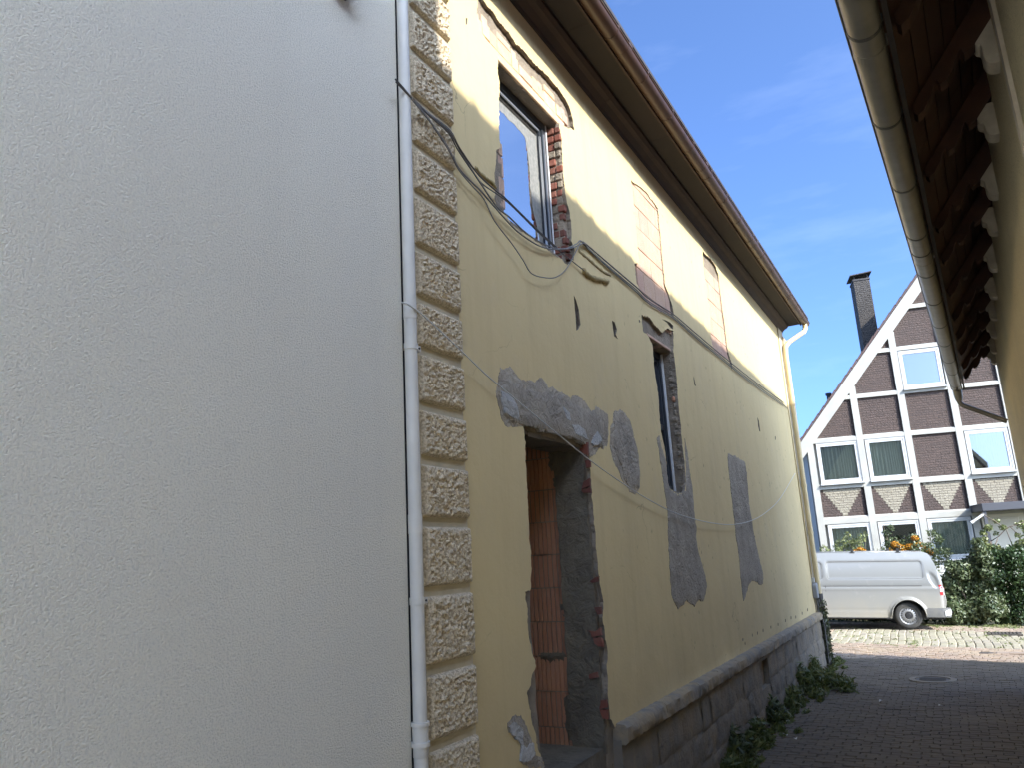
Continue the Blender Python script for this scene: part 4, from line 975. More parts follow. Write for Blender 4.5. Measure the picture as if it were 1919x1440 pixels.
b.v = [(s, d, z) for d in (RD+0.06, dep) for s, z in ((HL, -0.5), (HR, -0.5), (HR, EZ-0.08), (RIDX, roofz(RIDX)-0.08), (HL, EZ-0.08))]
b.f = [(0, 1, 2, 3, 4), (9, 8, 7, 6, 5)]+[(j, 5+j, 5+(j+1) % 5, (j+1) % 5) for j in range(5)]
me = b.mesh('wall', 'white_paint'); fixn(me); o = bpy.data.objects.new('wall', me); COL.objects.link(o); o.parent = FH
posts = [-2.93, -1.42, -0.02, 1.43, 2.86, 4.3, 5.74, 7.14]; PWD = 0.20
bz = [hz(0.73), hz(1.80), hz(3.28), hz(4.62), hz(6.05), hz(7.40), hz(8.7)]
bh = [0.22, 0.17, 0.16, 0.15, 0.15, 0.15, 0.14]
def clipz(s): return roofz(s)-0.42
for i, s in enumerate(posts):
    top = min(clipz(s), 99)
    hbox('post', s-PWD/2, s+PWD/2, hz(-2.6), max(top, hz(3.3)), -0.004, RD+0.05, 'white_paint')
for k, z in enumerate(bz):
    for i in range(len(posts)-1):
        a, c = posts[i]+PWD/2, posts[i+1]-PWD/2
        m_ = max(clipz(a), clipz(c))
        if z+bh[k]/2 > m_+0.12: continue
        lim = (z-EZ+0.40)/RS
        a2, c2 = a, c
        if clipz(a) < z: a2 = max(a, HL+lim-0.05)
        if clipz(c) < z: c2 = min(c, HR-lim+0.05)
        if c2-a2 > 0.1:
            b = MB(); h_ = bh[k]/2   # weathered top: the upper edge slopes back to the panel
            b.v = [(s, d, zz) for s in (a2, c2) for d, zz in ((0, z-h_), (0, z+h_*0.55), (RD, z+h_), (RD+0.05, z+h_), (RD+0.05, z-h_))]
            b.f = [(j, (j+1) % 5, 5+(j+1) % 5, 5+j) for j in range(5)]+[(0, 1, 2, 3, 4), (9, 8, 7, 6, 5)]
            me = b.mesh('beam', 'white_paint'); fixn(me); o = bpy.data.objects.new('beam', me); COL.objects.link(o); o.parent = FH
wins = {(0, 1), (1, 1), (3, 1), (5, 1), (2, 3), (4, 3), (0, -1), (1, -1), (2, -1)}
def hpoly(nm, poly, d, mat, th=0.02, parent=None):
    b = MB(); V, fs = sheet2d(poly, []); b.v = [(v.x, d, v.y) for v in V]; b.f = list(fs); k = len(V)
    b.v += [(v.x, d+th, v.y) for v in V]; n = len(poly)
    b.f += [(i, (i+1) % n, k+(i+1) % n, k+i) for i in range(n)]
    me = b.mesh(nm, mat); fixn(me); o = bpy.data.objects.new(nm, me); COL.objects.link(o); o.parent = parent or FH; return o
for i in range(len(posts)-1):
    a, c = posts[i]+PWD/2, posts[i+1]-PWD/2
    for k in range(0, len(bz)-1):
        if (i, k) in wins: continue
        z0, z1 = bz[k]+bh[k]/2, bz[k+1]-bh[k+1]/2
        pa, pc = clipz(a)-0.02, clipz(c)-0.02
        if max(pa, pc) < z0+0.12: continue
        poly = [(a, z0), (c, z0)]
        if min(pa, pc) >= z1: poly += [(c, z1), (a, z1)]
        else:
            pts = []
            steps = [c+(a-c)*t/12 for t in range(13)]
            for s in steps: pts.append((s, min(z1, max(clipz(s)-0.02, z0+0.001))))
            poly += pts
            poly = [poly[0], poly[1]]+[p for p in poly[2:] if p[1] > z0+0.005]
            if pa < z0: poly[0] = (HL+(z0-EZ+0.44)/RS, z0)
            if pc < z0: poly[1] = (HR-(z0-EZ+0.44)/RS, z0)
        po = hpoly('brick_panel', poly, RD+0.003, 'brown_panel', 0.02)
        if k == 0:
            m_ = (a+c)/2; w2 = (c-a)/2*0.9; st = 9; tri = []
            L_, R_ = [], []
            for q in range(st):
                zq0 = lerp(z0+0.02, z1-0.012, q/st); zq1 = lerp(z0+0.02, z1-0.012, (q+1)/st); ww = 0.05+(w2-0.05)*(q+0.5)/st
                R_ += [(m_+ww, zq0), (m_+ww, zq1)]; L_ += [(m_-ww, zq0), (m_-ww, zq1)]
            hpoly('brick_inlay', R_+L_[::-1], RD-0.003, 'cream_panel', 0.006, po)
def hwin(s0, s1, z0, z1, kind, sill=True, curt='curtain', clen=1.0):
    w_ = bpy.data.objects.new('window', None); w_.empty_display_size = 0.1; COL.objects.link(w_); w_.parent = FH; w_.location = ((s0+s1)/2, 0, z0)
    lx, lz = (s0+s1)/2, z0
    def add(nm, b, mat):
        b.v = [(v[0]-lx, v[1], v[2]-lz) for v in b.v]; me = b.mesh(nm, mat); fixn(me); o = bpy.data.objects.new(nm, me); COL.objects.link(o); o.parent = w_; return o
    t = 0.055
    b = MB(); D0, D1 = 0.012, 0.09
    b.box((s0, D0, z0), (s0+t, D1, z1)); b.box((s1-t, D0, z0), (s1, D1, z1)); b.box((s0+t, D0+.002, z0), (s1-t, D1, z0+t)); b.box((s0+t, D0+.002, z1-t), (s1-t, D1, z1))
    add('frame', b, 'white_frame')
    b = MB(); e = t+0.004; f_ = 0.055; D0 = 0.0; D1 = 0.07
    b.box((s0+e, D0+.02, z0+e), (s0+e+f_, D1, z1-e)); b.box((s1-e-f_, D0+.02, z0+e), (s1-e, D1, z1-e)); b.box((s0+e+f_, D0+.022, z0+e), (s1-e-f_, D1, z0+e+f_)); b.box((s0+e+f_, D0+.022, z1-e-f_), (s1-e-f_, D1, z1-e))
    add('sash', b, 'white_frame')
    b = MB(); q = e+f_-0.005; b.box((s0+q, 0.055, z0+q), (s1-q, 0.06, z1-q)); add('pane', b, kind)
    if sill:
        b = MB(); b.v = [(s, d, z) for s in (s0-0.02, s1+0.04) for d, z in ((-0.10, z0-0.06), (-0.10, z0-0.035), (0.02, z0-0.003), (0.02, z0-0.06))]; b.f = [(j, (j+1) % 4, 4+(j+1) % 4, 4+j) for j in range(4)]+[(0, 1, 2, 3), (7, 6, 5, 4)]; add('sill', b, 'white_frame')
    if curt:
        b = MB(); n = 60; zc_ = z1-(z1-z0)*clen
        def fn(u, v):
            s = lerp(s0+q, s1-q, u); return (s, 0.108+0.014*math.sin(u*72+math.sin(u*9)*2.5)+0.006*math.sin(u*190), lerp(zc_, z1-q, v))
        b.grid(fn, n*2, 2); add('curtain', b, curt)
    return w_
# dark plates close behind the glass, coloured as unlit rooms
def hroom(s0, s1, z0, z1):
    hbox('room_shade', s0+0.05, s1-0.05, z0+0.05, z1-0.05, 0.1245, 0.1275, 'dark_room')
for (s0, s1, z0, z1, kd, cu, cl) in ((-2.75, -1.50, hz(1.90), hz(3.19), 'glass', 'curtain', 0.93), (-1.29, -0.13, hz(1.90), hz(3.19), 'glass', 'curtain', 0.93), (1.56, 2.74, hz(1.90), hz(3.19), 'sky_glass', 'net_curtain', 0.85), (4.43, 5.6, hz(1.9), hz(3.19), 'glass', 'curtain', 0.93), (0.1, 1.29, hz(4.70), hz(5.95), 'sky_glass', None, 0.5), (2.98, 4.17, hz(4.70), hz(5.95), 'sky_glass', None, 0.5),
                                     (-2.75, -1.50, hz(-0.6), hz(0.60), 'glass', 'curtain', 0.93), (-1.29, -0.13, hz(-0.6), hz(0.60), 'glass', None, 1), (0.1, 1.30, hz(-0.6), hz(0.60), 'glass', 'curtain', 0.93)):
    hwin(s0, s1, z0, z1, kd, True, cu, cl); hroom(s0, s1, z0, z1)
hbox('base_wall', HL+0.2, 1.33, hz(-2.6), hz(-0.665), 0.0, RD+0.05, 'white_brick')
# porch: canopy, side, door
pc = hbox('porch_canopy', 1.34, 4.2, hz(0.70), hz(0.92), -1.15, 0.02, 'porch_dark', None, 0.01)
hbox('porch_post', 1.36, 1.44, hz(-2.4), hz(0.70), -1.10, -1.02, 'porch_dark')
dr = hbox('door', 1.58, 2.72, hz(-2.3), hz(0.66), 0.01, 0.12, 'cream_door', None, 0.006)
hbox('door_panel', 1.72, 2.56, hz(-0.4), hz(0.5), -0.006, 0.012, 'cream_door', dr, 0.008); hbox('door_glass', 2.06, 2.22, hz(-1.6), hz(-0.55), -0.002, 0.012, 'dark_room', dr)
b = MB(); b.tube([(1.36, -1.12, hz(0.62)), (1.02, -1.22, hz(0.42))], 0.035, 10); b.tube([(1.03, -1.217, hz(0.426)), (0.96, -1.235, hz(0.39))], 0.045, 10)
me = b.mesh('porch_lamp', 'white_frame'); fixn(me); o = bpy.data.objects.new('porch_lamp', me); COL.objects.link(o); o.parent = FH
# barge boards, verge tiles, roof slabs, chimney
for sgn in (1, -1):
    s_e = HL-0.28 if sgn == 1 else HR+0.28
    def PZ(s, off): return roofz_ext(s)+off
    def roofz_ext(s): return EZ+RS*((s-HL) if s < RIDX else (HR-s))
    b = MB(); k = [(s_e, roofz_ext(s_e)-0.02), (RIDX, roofz_ext(RIDX)-0.02), (RIDX, roofz_ext(RIDX)-0.50), (s_e, roofz_ext(s_e)-0.50)]
    hpoly('barge_board', k if sgn == 1 else k[::-1], -0.085, 'white_paint', 0.085+RD)
    k2 = [(s_e, roofz_ext(s_e)+0.02), (RIDX, roofz_ext(RIDX)+0.02), (RIDX, roofz_ext(RIDX)-0.2), (s_e, roofz_ext(s_e)-0.2)]
    hpoly('verge_board', k2 if sgn == 1 else k2[::-1], -0.125, 'white_paint', 0.035)
    b = MB(); b.v = [(s, d, roofz_ext(s)+o_) for d in (-0.10, dep+0.2) for s, o_ in ((s_e-0.1*sgn, 0.025), (RIDX, 0.025), (RIDX, 0.07), (s_e-0.1*sgn, 0.07))]
    b.f = [(j, (j+1) % 4, 4+(j+1) % 4, 4+j) for j in range(4)]+[(0, 1, 2, 3), (7, 6, 5, 4)]; me = b.mesh('roof', 'house_tile'); fixn(me); o = bpy.data.objects.new('roof', me); COL.objects.link(o); o.parent = FH
    L = abs(RIDX-s_e)*math.hypot(1, RS); n = int(L/0.31); an = math.atan(RS)
    t_ = MB(); t_.box((0, -0.13, 0.02), (0.36, 0.12, 0.05), Matrix.Rotation(-0.06, 4, 'Y')); t_.box((0.0, -0.145, 0.0), (0.35, -0.128, 0.045), Matrix.Rotation(-0.06, 4, 'Y')); VT = t_.mesh('verge_tile', 'house_tile'); fixn(VT)
    for q in range(n+1):
        s = s_e+sgn*(q*0.31)*math.cos(an)
        o = bpy.data.objects.new('verge_tile', VT); COL.objects.link(o); o.parent = FH; o.location = (s, 0, roofz_ext(s)+0.05); o.rotation_euler = (0, -an if sgn == 1 else an-math.pi, 0)
        if sgn == -1: o.scale = (1, 1, -1)
vp = MB(); vp.tube([(-2.0, 1.2, roofz(-2.0)), (-2.0, 1.2, roofz(-2.0)+0.3)], 0.07, 10); vp.tube([(-2.0, 1.2, roofz(-2.0)+0.27), (-2.0, 1.2, roofz(-2.0)+0.34)], 0.1, 10); me = vp.mesh('roof_vent', 'black_plastic'); o = bpy.data.objects.new('roof_vent', me); COL.objects.link(o); o.parent = FH
ch = hbox('chimney', -0.34, 0.21, hz(6.4), hz(9.46), 3.0, 3.75, 'chimney_brick')
hbox('chimney_collar', -0.36, 0.23, hz(9.46), hz(9.52), 2.98, 3.77, 'dark_roof', ch)
cp_ = MB(); cp_.box((-0.44, 2.9, 0.0), (0.31, 3.85, 0.035), Matrix.Translation((0, 0, hz(9.68))) @ Matrix.Rotation(-0.09, 4, 'Y')); 
for s in (-0.3, 0.15):
    for d in (3.06, 3.66): cp_.box((s, d, hz(9.52)), (s+0.03, d+0.03, hz(9.70)))
me = cp_.mesh('chimney_cap', 'dark_roof'); fixn(me); o = bpy.data.objects.new('chimney_cap', me); COL.objects.link(o); o.parent = ch

# ================================================================== silver panel van
def van():
    VA = R(13); rear = Vector((-0.24, 23.06, 0)); tilt = math.atan(0.040)
    V = bpy.data.objects.new('van', None); COL.objects.link(V); V.empty_display_size = 0.4
    wheel_ground = gz(-1.2, 22.8)+0.012
    mat = Matrix.Translation((rear.x, rear.y, wheel_ground+0.02-0.040)) @ Matrix.Rotation(VA, 4, 'Z') @ Matrix.Rotation(tilt, 4, 'Y')
    V.matrix_world = mat
    V['label'] = 'dusty silver panel van with steel wheels parked across the alley mouth'; V['category'] = 'van'
    # local frame: x = 0 at the rear bumper, forward is -x; y = 0 on the near side, +y into the picture; z up
    HW = 0.95
    def part(nm, b, mat_, smooth=False, ang=None, parent=None, recalc=True):
        me = b.mesh(nm, mat_, smooth, ang)
        if recalc: fixn(me)
        o = bpy.data.objects.new(nm, me); COL.objects.link(o); o.parent = parent or V; return o
    RWX, FWX, WR = -1.0, -4.38, 0.335
    def arch(cx, r, n=18): return [(cx+r*math.cos(math.pi*(1-i/n)), 0.335+r*math.sin(math.pi*(1-i/n))) for i in range(n+1)]
    side = [(-5.12, 0.36)]+[(FWX-0.40, 0.30)]+arch(FWX, 0.395)+[(FWX+0.40, 0.27), (RWX-0.40, 0.27)]+arch(RWX, 0.395)+[(RWX+0.41, 0.50), (-0.10, 0.52), (-0.075, 0.7), (-0.10, 1.0), (-0.17, 1.35), (-0.265, 1.68), (-0.315, 1.82), (-0.37, 1.885), (-0.48, 1.925), (-1.6, 1.945), (-3.2, 1.93), (-3.75, 1.86), (-4.1, 1.66), (-4.45, 1.28), (-4.62, 1.13), (-5.0, 0.98), (-5.15, 0.82), (-5.19, 0.6)]
    def rrect(x, z, x0, x1, z0, z1, r):
        dx = max(x0+r-x, x-(x1-r), 0); dz = max(z0+r-z, z-(z1-r), 0); return math.hypot(dx, dz)-r
    def yoff(x, z):
        y = 0.02*((z-0.85)/0.6)**2 if z < 1.05 else 0.0022
        if z > 1.05: y += 0.20*((z-1.05)/0.88)**2.1
        y += 0.022*smoothstep((1.105-z)/0.02)*smoothstep((z-1.03)/0.02)*-0.0
        # waist crease and sill line
        y += 0.016*math.exp(-((z-1.06)/0.02)**2) - 0.012*math.exp(-((z-1.01)/0.03)**2)
        y += 0.008*math.exp(-((z-0.47)/0.012)**2)
        # blanked window pressings
        for x0, x1 in ((-2.86, -0.55), (-4.05, -2.98)):
            d = rrect(x, z, x0, x1, 1.26, 1.70, 0.06)
            y += 0.016*smoothstep(-d/0.03) + 0.010*math.exp(-((d+0.004)/0.014)**2)
        # hollow behind the pressing, above the lamp
        d = math.hypot((x+0.33+(z-1.2)*0.32)/0.11, (z-1.22)/0.24); y += 0.026*smoothstep((1-d)/0.5)
        # flared arches
        for cx in (RWX, FWX):
            d = math.hypot(x-cx, z-0.335); y -= 0.022*smoothstep((0.47-d)/0.03)
        # door gap
        for xg in (-2.93, -4.12): y += 0.008*math.exp(-((x-xg)/0.007)**2)
        # rounding to the rear and front
        y += 0.09*smoothstep((x+0.26)/0.2)**2 + 0.35*smoothstep((-4.3-x)/0.9)**2
        return y
    for near in (True, False):
        st = 0.035 if near else 0.12
        pts = gridpts(-5.15, -0.1, 0.3, 1.93, st, 0.0)
        if near:
            pts += [(x, z) for x in np.arange(-2.95, -0.5, 0.035) for z in (1.245, 1.262, 1.285, 1.68, 1.70, 1.715)]
        dense = []
        for i in range(len(side)):
            a, c = side[i], side[(i+1) % len(side)]; k = max(1, int(math.dist(a, c)/0.06))
            dense += [(lerp(a[0], c[0], j/k), lerp(a[1], c[1], j/k)) for j in range(k)]
        b = MB()
        f3 = (lambda a, z, d: (a, yoff(a, z)+d, z)) if near else (lambda a, z, d: (a, 2*HW-yoff(a, z)-d, z))
        sheet('x', dense, [], f3, 0.03, None, None, pts, None, mb=b)
        part('side_panel', b, 'van_paint', True, 45)
        if near: rim = dense
    # roof, tail and front: skin between the two outlines
    b = MB(); n = 10
    top = [p for p in side if True]
    seq = []
    i0 = side.index((RWX+0.41, 0.50)); loop = side[i0:]+[side[0]]
    dl = []
    for i in range(len(loop)-1):
        a, c = loop[i], loop[i+1]; k = max(1, int(math.dist(a, c)/0.12)); dl += [(lerp(a[0], c[0], j/k), lerp(a[1], c[1], j/k)) for j in range(k)]
    dl.append(loop[-1])
    for (x, z) in dl:
        y0 = yoff(x, z); y1 = 2*HW-y0
        for j in range(n+1):
            t = j/n; cr = 0.03*(1-(2*t-1)**4)
            up = cr if z > 1.8 else 0; bk = cr*1.4 if x > -0.45 and z <= 1.86 else (-cr*2 if x < -4.2 else 0)
            b.v.append((x+bk, lerp(y0, y1, t), z+up))
    b.f = [(i*(n+1)+j, i*(n+1)+j+1, (i+1)*(n+1)+j+1, (i+1)*(n+1)+j) for i in range(len(dl)-1) for j in range(n)]
    part('roof_skin', b, 'van_paint', True, 40)
    ws = MB(); ws.v = [(-3.78, 0.30, 1.845), (-3.78, 1.60, 1.845), (-4.6, 1.66, 1.16), (-4.6, 0.24, 1.16)]; ws.v = [(x-0.06, y, z+0.04) for x, y, z in ws.v]; ws.f = [(0, 1, 2, 3)]; part('windscreen', ws, 'sky_glass')
    und = MB(); und.box((-5.0, 0.12, 0.24), (-0.15, 1.78, 0.45)); part('underbody', und, 'black_plastic')
    for cx in (RWX, FWX):
        wb = MB(); k = 18
        wb.v = [(cx+0.40*math.cos(math.pi*i/k), y, 0.335+0.40*math.sin(math.pi*i/k)) for y in (0.025, 0.32) for i in range(k+1)]
        wb.f = [(i, i+1, k+2+i, k+1+i) for i in range(k)]; wb.f.append(tuple(range(k+1, 2*k+2))); part('wheel_housing', wb, 'black_plastic')
        # painted lip of the arch
        lp_ = MB(); lp_.tube([(cx+0.402*math.cos(math.pi*i/24), yoff(cx, 0.75)-0.012, 0.335+0.402*math.sin(math.pi*i/24)) for i in range(25)], 0.014, 6); part('arch_lip', lp_, 'van_paint', True)
        for sd in (0, 1):
            w_ = bpy.data.objects.new('wheel', None); COL.objects.link(w_); w_.parent = V; w_.empty_display_size = 0.1
            w_.location = (cx, 0.055 if sd == 0 else 2*HW-0.055, WR)
            if sd: w_.rotation_euler = (0, 0, math.pi)
            prof = [(0.208, 0.02), (0.215, 0.0), (0.27, -0.008), (0.312, 0.004), (0.333, 0.03), (0.336, 0.10), (0.333, 0.17), (0.31, 0.2), (0.21, 0.2)]
            b = MB(); N = 40
            b.v = [(r*math.cos(2*math.pi*i/N), y, r*math.sin(2*math.pi*i/N)) for i in range(N) for r, y in prof]; k = len(prof)
            b.f = [(i*k+j, i*k+j+1, ((i+1) % N)*k+j+1, ((i+1) % N)*k+j) for i in range(N) for j in range(k-1)]
            part('tyre', b, 'tyre', True, 40, w_)
            prof = [(0.214, 0.0), (0.205, 0.004), (0.195, 0.025), (0.178, 0.03), (0.14, 0.012), (0.10, 0.008), (0.085, 0.03), (0.0, 0.03)]
            b = MB(); b.v = [(r*math.cos(2*math.pi*i/N), y, r*math.sin(2*math.pi*i/N)) for i in range(N) for r, y in prof]; k = len(prof)
            b.f = [(i*k+j, i*k+j+1, ((i+1) % N)*k+j+1, ((i+1) % N)*k+j) for i in range(N) for j in range(k-1)]
            rm = part('rim', b, 'rim_steel', True, 40, w_)
            b = MB()
            for q in range(18):
                a = 2*math.pi*q/18; b.tube([(0.163*math.cos(a), 0.014, 0.163*math.sin(a)), (0.163*math.cos(a), 0.04, 0.163*math.sin(a))], 0.016, 8)
            part('rim_slots', b, 'black_rubber', False, None, rm)
            b = MB(); b.tube([(0, 0.004, 0), (0, 0.028, 0)], [0.06, 0.082], 20); b.tube([(0, -0.004, 0), (0, 0.006, 0)], 0.034, 16); part('hub_cap', b, 'black_plastic', True, 40, rm)
    # rear bumper, lamp, hitch, sills, rack feet
    bp = MB()
    def bf(u, v):
        x = lerp(RWX+0.405, 0.0, u); z = lerp(0.30, 0.53, v); return (x, 0.004+0.11*max(0, (x+0.24)/0.24)**2*1.0-0.006*math.sin(v*math.pi), z)
    bp.grid(bf, 12, 4)
    def bf2(u, v): return (0.0-0.05*abs(2*u-1)**4+0.02*math.sin(v*math.pi)-0.01, lerp(0.114, 2*HW-0.114, u), lerp(0.30, 0.53, v))
    bp.grid(bf2, 14, 4)
    bp.grid(lambda u, v: (lerp(RWX+0.405, 0.0, u), lerp(0.004, 0.25, v) if u < 0.7 else lerp(0.004+0.11*((u-0.7)/0.3)**2, 0.25, v), 0.53), 12, 3)
    part('bumper', bp, 'bumper_grey', True, 50)
    b = MB(); b.grid(lambda u, v: (lerp(-0.16, 0.004, u), -0.003+0.085*u**2, lerp(0.33+0.03*u, 0.50-0.05*(1-u)**2, v)), 5, 4); part('bumper_tape', b, 'white_frame', True)
    b = MB(); b.tube([(-0.1, HW, 0.37), (0.1, HW, 0.37), (0.13, HW, 0.42)], 0.022, 8); b.tube([(0.13, HW, 0.415), (0.13, HW, 0.45)], 0.028, 10); b.tube([(-0.03, 0.28, 0.40), (0.075, 0.28, 0.40)], 0.035, 10); part('tow_bar', b, 'black_plastic', True, 40)
    def lampgrid(nm, z0, z1, m_):
        b = MB()
        def fl_(u, v):
            z = lerp(z0, z1, v); edge = -0.10 if z <= 1.0 else -0.10-(z-1.0)*0.2; x = lerp(edge-0.115, edge+0.012, u)
            return (x, yoff(min(x, edge-0.004), z)-0.008+0.05*u**3, z)
        b.grid(fl_, 6, 5); part(nm, b, m_, True)
    lampgrid('tail_lamp', 1.005, 1.10, 'tail_red'); lampgrid('tail_lamp', 0.93, 1.003, 'tail_clear'); lampgrid('tail_lamp', 0.845, 0.928, 'tail_red')
    b = MB(); b.tube([(-0.115, 0.028, 0.53), (-0.118, 0.026, 0.84)], 0.006, 6); b.tube([(-0.225, 0.052, 1.11), (-0.40, 0.14, 1.70)], 0.005, 6); part('door_gap', b, 'black_rubber')
    def rr(x0, x1, z0, z1, r, m=6):
        o_ = []
        for cx_, cz_, a0 in ((x1-r, z1-r, 0), (x0+r, z1-r, 90), (x0+r, z0+r, 180), (x1-r, z0+r, 270)):
            for q in range(m+1): a = R(a0+90*q/m); o_.append((cx_+r*math.cos(a), cz_+r*math.sin(a)))
        return o_+[o_[0]]
    b = MB()
    for x0_, x1_ in ((-2.86, -0.55), (-4.05, -2.98)):
        pl_ = rr(x0_, x1_, 1.26, 1.70, 0.07); dn = []
        for i in range(len(pl_)-1):
            k = max(1, int(math.dist(pl_[i], pl_[i+1])/0.15)); dn += [(lerp(pl_[i][0], pl_[i+1][0], j/k), lerp(pl_[i][1], pl_[i+1][1], j/k)) for j in range(k)]
        b.tube([(x, yoff(x, z)-0.001, z) for x, z in dn+[dn[0]]], 0.007, 5)
    part('panel_outline', b, 'bumper_grey', True)  # dark tubes drawn around the edge of each pressing
    b = MB(); b.tube([(-3.0, yoff(-3.0, 1.08)+0.001, 1.08), (-0.62, yoff(-.62, 1.08)+0.001, 1.08)], 0.007, 6); b.tube([(-2.935, yoff(-2.935, 0.3+q*0.1)+0.003, 0.3+q*0.1) for q in range(15)], 0.005, 5); part('door_rail', b, 'black_rubber')
    b = MB(); b.tube([(RWX-0.42, 0.02, 0.275), (FWX+0.42, 0.02, 0.275)], 0.014, 6); part('sill', b, 'black_plastic')
    for xr in (-1.05, -2.17):
        for yr in (0.19, 1.63):
            r_ = MB(); r_.box((xr-0.06, yr, 1.915), (xr+0.06, yr+0.08, 1.94)); r_.box((xr-0.03, yr+0.01, 1.935), (xr+0.03, yr+0.07, 2.03)); part('rack_foot', r_, 'black_plastic')
    b = MB(); b.tube([(-3.5, 0.215, 1.935), (-0.75, 0.215, 1.945)], 0.012, 6); part('roof_rail', b, 'van_paint', True)
    fr = MB(); fr.box((-5.24, 0.2, 0.3), (-5.02, 1.7, 0.62)); part('front_bumper', fr, 'bumper_grey')
    for y in (0.28, 1.32):
        b = MB(); b.box((-5.2, y, 0.72), (-5.05, y+0.3, 0.9)); part('headlight', b, 'tail_clear')
    return V
van()

# ================================================================== planting
def leaves(name, blobs, n, size, mat, parent, seed, aspect=1.7, flat=0.0, shell=0.55):
    rg = np.random.default_rng(seed)
    w_ = np.array([b[3]*b[4]*b[5] for b in blobs])**0.67; w_ = w_/w_.sum(); ids = rg.choice(len(blobs), n, p=w_)
    B = np.array(blobs)[ids]
    d = rg.normal(size=(n, 3)); d /= np.linalg.norm(d, axis=1)[:, None]
    r = shell+(1-shell)*rg.random(n)**0.6; r *= 1+0.18*rg.normal(size=n)*0.6
    c = B[:, :3]+d*B[:, 3:6]*r[:, None]
    c[:, 2] = np.maximum(c[:, 2], np.array([gz(x, y) for x, y in c[:, :2]])+0.01)
    a = rg.normal(size=(n, 3)); a[:, 2] *= (1-flat); a /= np.linalg.norm(a, axis=1)[:, None]
    q = np.cross(a, d+0.6*rg.normal(size=(n, 3))); q /= np.linalg.norm(q, axis=1)[:, None]+1e-9
    s = size*(0.6+0.8*rg.random(n))[:, None]
    v = np.stack([c-a*s*aspect/2, c+q*s*0.42, c+a*s*aspect/2, c-q*s*0.42], 1).reshape(-1, 3)
    me = bpy.data.meshes.new(name); me.vertices.add(4*n); me.vertices.foreach_set('co', v.ravel()); me.loops.add(4*n); me.loops.foreach_set('vertex_index', np.arange(4*n)); me.polygons.add(n)
    me.polygons.foreach_set('loop_start', np.arange(0, 4*n, 4)); me.polygons.foreach_set('loop_total', np.full(n, 4)); me.update(); me.materials.append(M[mat])
    o = bpy.data.objects.new(name, me); return link(o, parent)
def stems(parent, base, tips, r, mat='bark', name='stem'):
    b = MB()
    for t in tips:
        p0 = Vector(base)+Vector((random.uniform(-.1, .1), random.uniform(-.1, .1), 0)); p1 = Vector(t); m_ = p0.lerp(p1, 0.5)+Vector((random.uniform(-.12, .12), random.uniform(-.12, .12), 0.1))
        b.tube([p0, p0.lerp(m_, .6), m_, p1], [r, r*.8, r*.6, r*.3], 6)
    return b.build(name, mat, parent, True)
def G(px, py, y): x, z = onY(px, py, y); return x, z
# variegated hedge shrub beside the van
x0, z0 = G(1825, 1165, 24.6)
SH = thing('variegated_shrub', 'tall variegated green shrub behind the tail of the van', 'shrub', (x0, 24.8, gz(x0, 24.8)))
rb = random.Random(5); bl = []
for (px, py, r_) in ((1778, 1130, .30), (1785, 1095, .30), (1800, 1140, .33), (1812, 1105, .33), (1830, 1140, .34), (1838, 1100, .34), (1855, 1140, .32), (1800, 1070, .26), (1825, 1065, .32), (1838, 1040, .26), (1856, 1105, .26), (1866, 1130, .22), (1850, 1075, .2), (1832, 1020, .15), (1848, 1050, .18), (1876, 1145, .2), (1790, 1150, .3), (1820, 1150, .3), (1780, 1062, .14)):
    yy_ = 24.75+rb.uniform(-.25, .35); x, z = G(px, py, yy_); bl.append((x, yy_, z, r_, r_*1.1, r_*1.05))
leaves('foliage', bl, 17000, 0.055, 'leaf_variegated', SH, 1); leaves('foliage', [(a, b_+0.1, c, d*.9, e, f) for a, b_, c, d, e, f in bl], 9000, 0.06, 'leaf_dark', SH, 2, shell=.3)
stems(SH, (x0, 24.85, gz(x0, 24.8)), [(q[0], q[1], q[2]) for q in bl[::2]], 0.03)
# clipped dark hedge
x1, z1 = G(1915, 1160, 24.9)
HD = thing('clipped_hedge', 'dense dark green clipped hedge right of the variegated shrub', 'hedge', (x1+.6, 25.0, gz(x1, 25)))
bl = []
for i in range(7):
    for j in range(4):
        bl.append((x1-.35+i*.42, 25.05+rb.uniform(-.1, .1), gz(x1, 25)+0.28+j*.48, .34, .42, .36))
leaves('foliage', bl, 26000, 0.055, 'leaf_dark', HD, 3, shell=.25); stems(HD, (x1+.3, 25.1, gz(x1, 25)), [(q[0], q[1], q[2]) for q in bl[::3]], 0.03)
LH = thing('added_hedge', 'low dark hedge added behind the parked van to darken the gap beneath', 'hedge', (-2.2, 25.35, gz(-2.2, 25.35)))  # added so the view under the van stays dark
bl = [(-4.6+i*.33, 25.3+rb.uniform(-.08, .08), gz(-4.6+i*.33, 25.3)+.28, .3, .3, .34) for i in range(16)]
leaves('foliage', bl, 9000, 0.055, 'leaf_dark', LH, 13, shell=.2); stems(LH, (-2.2, 25.35, gz(-2.2, 25.35)), [(q[0], q[1], q[2]) for q in bl[::3]], 0.02)
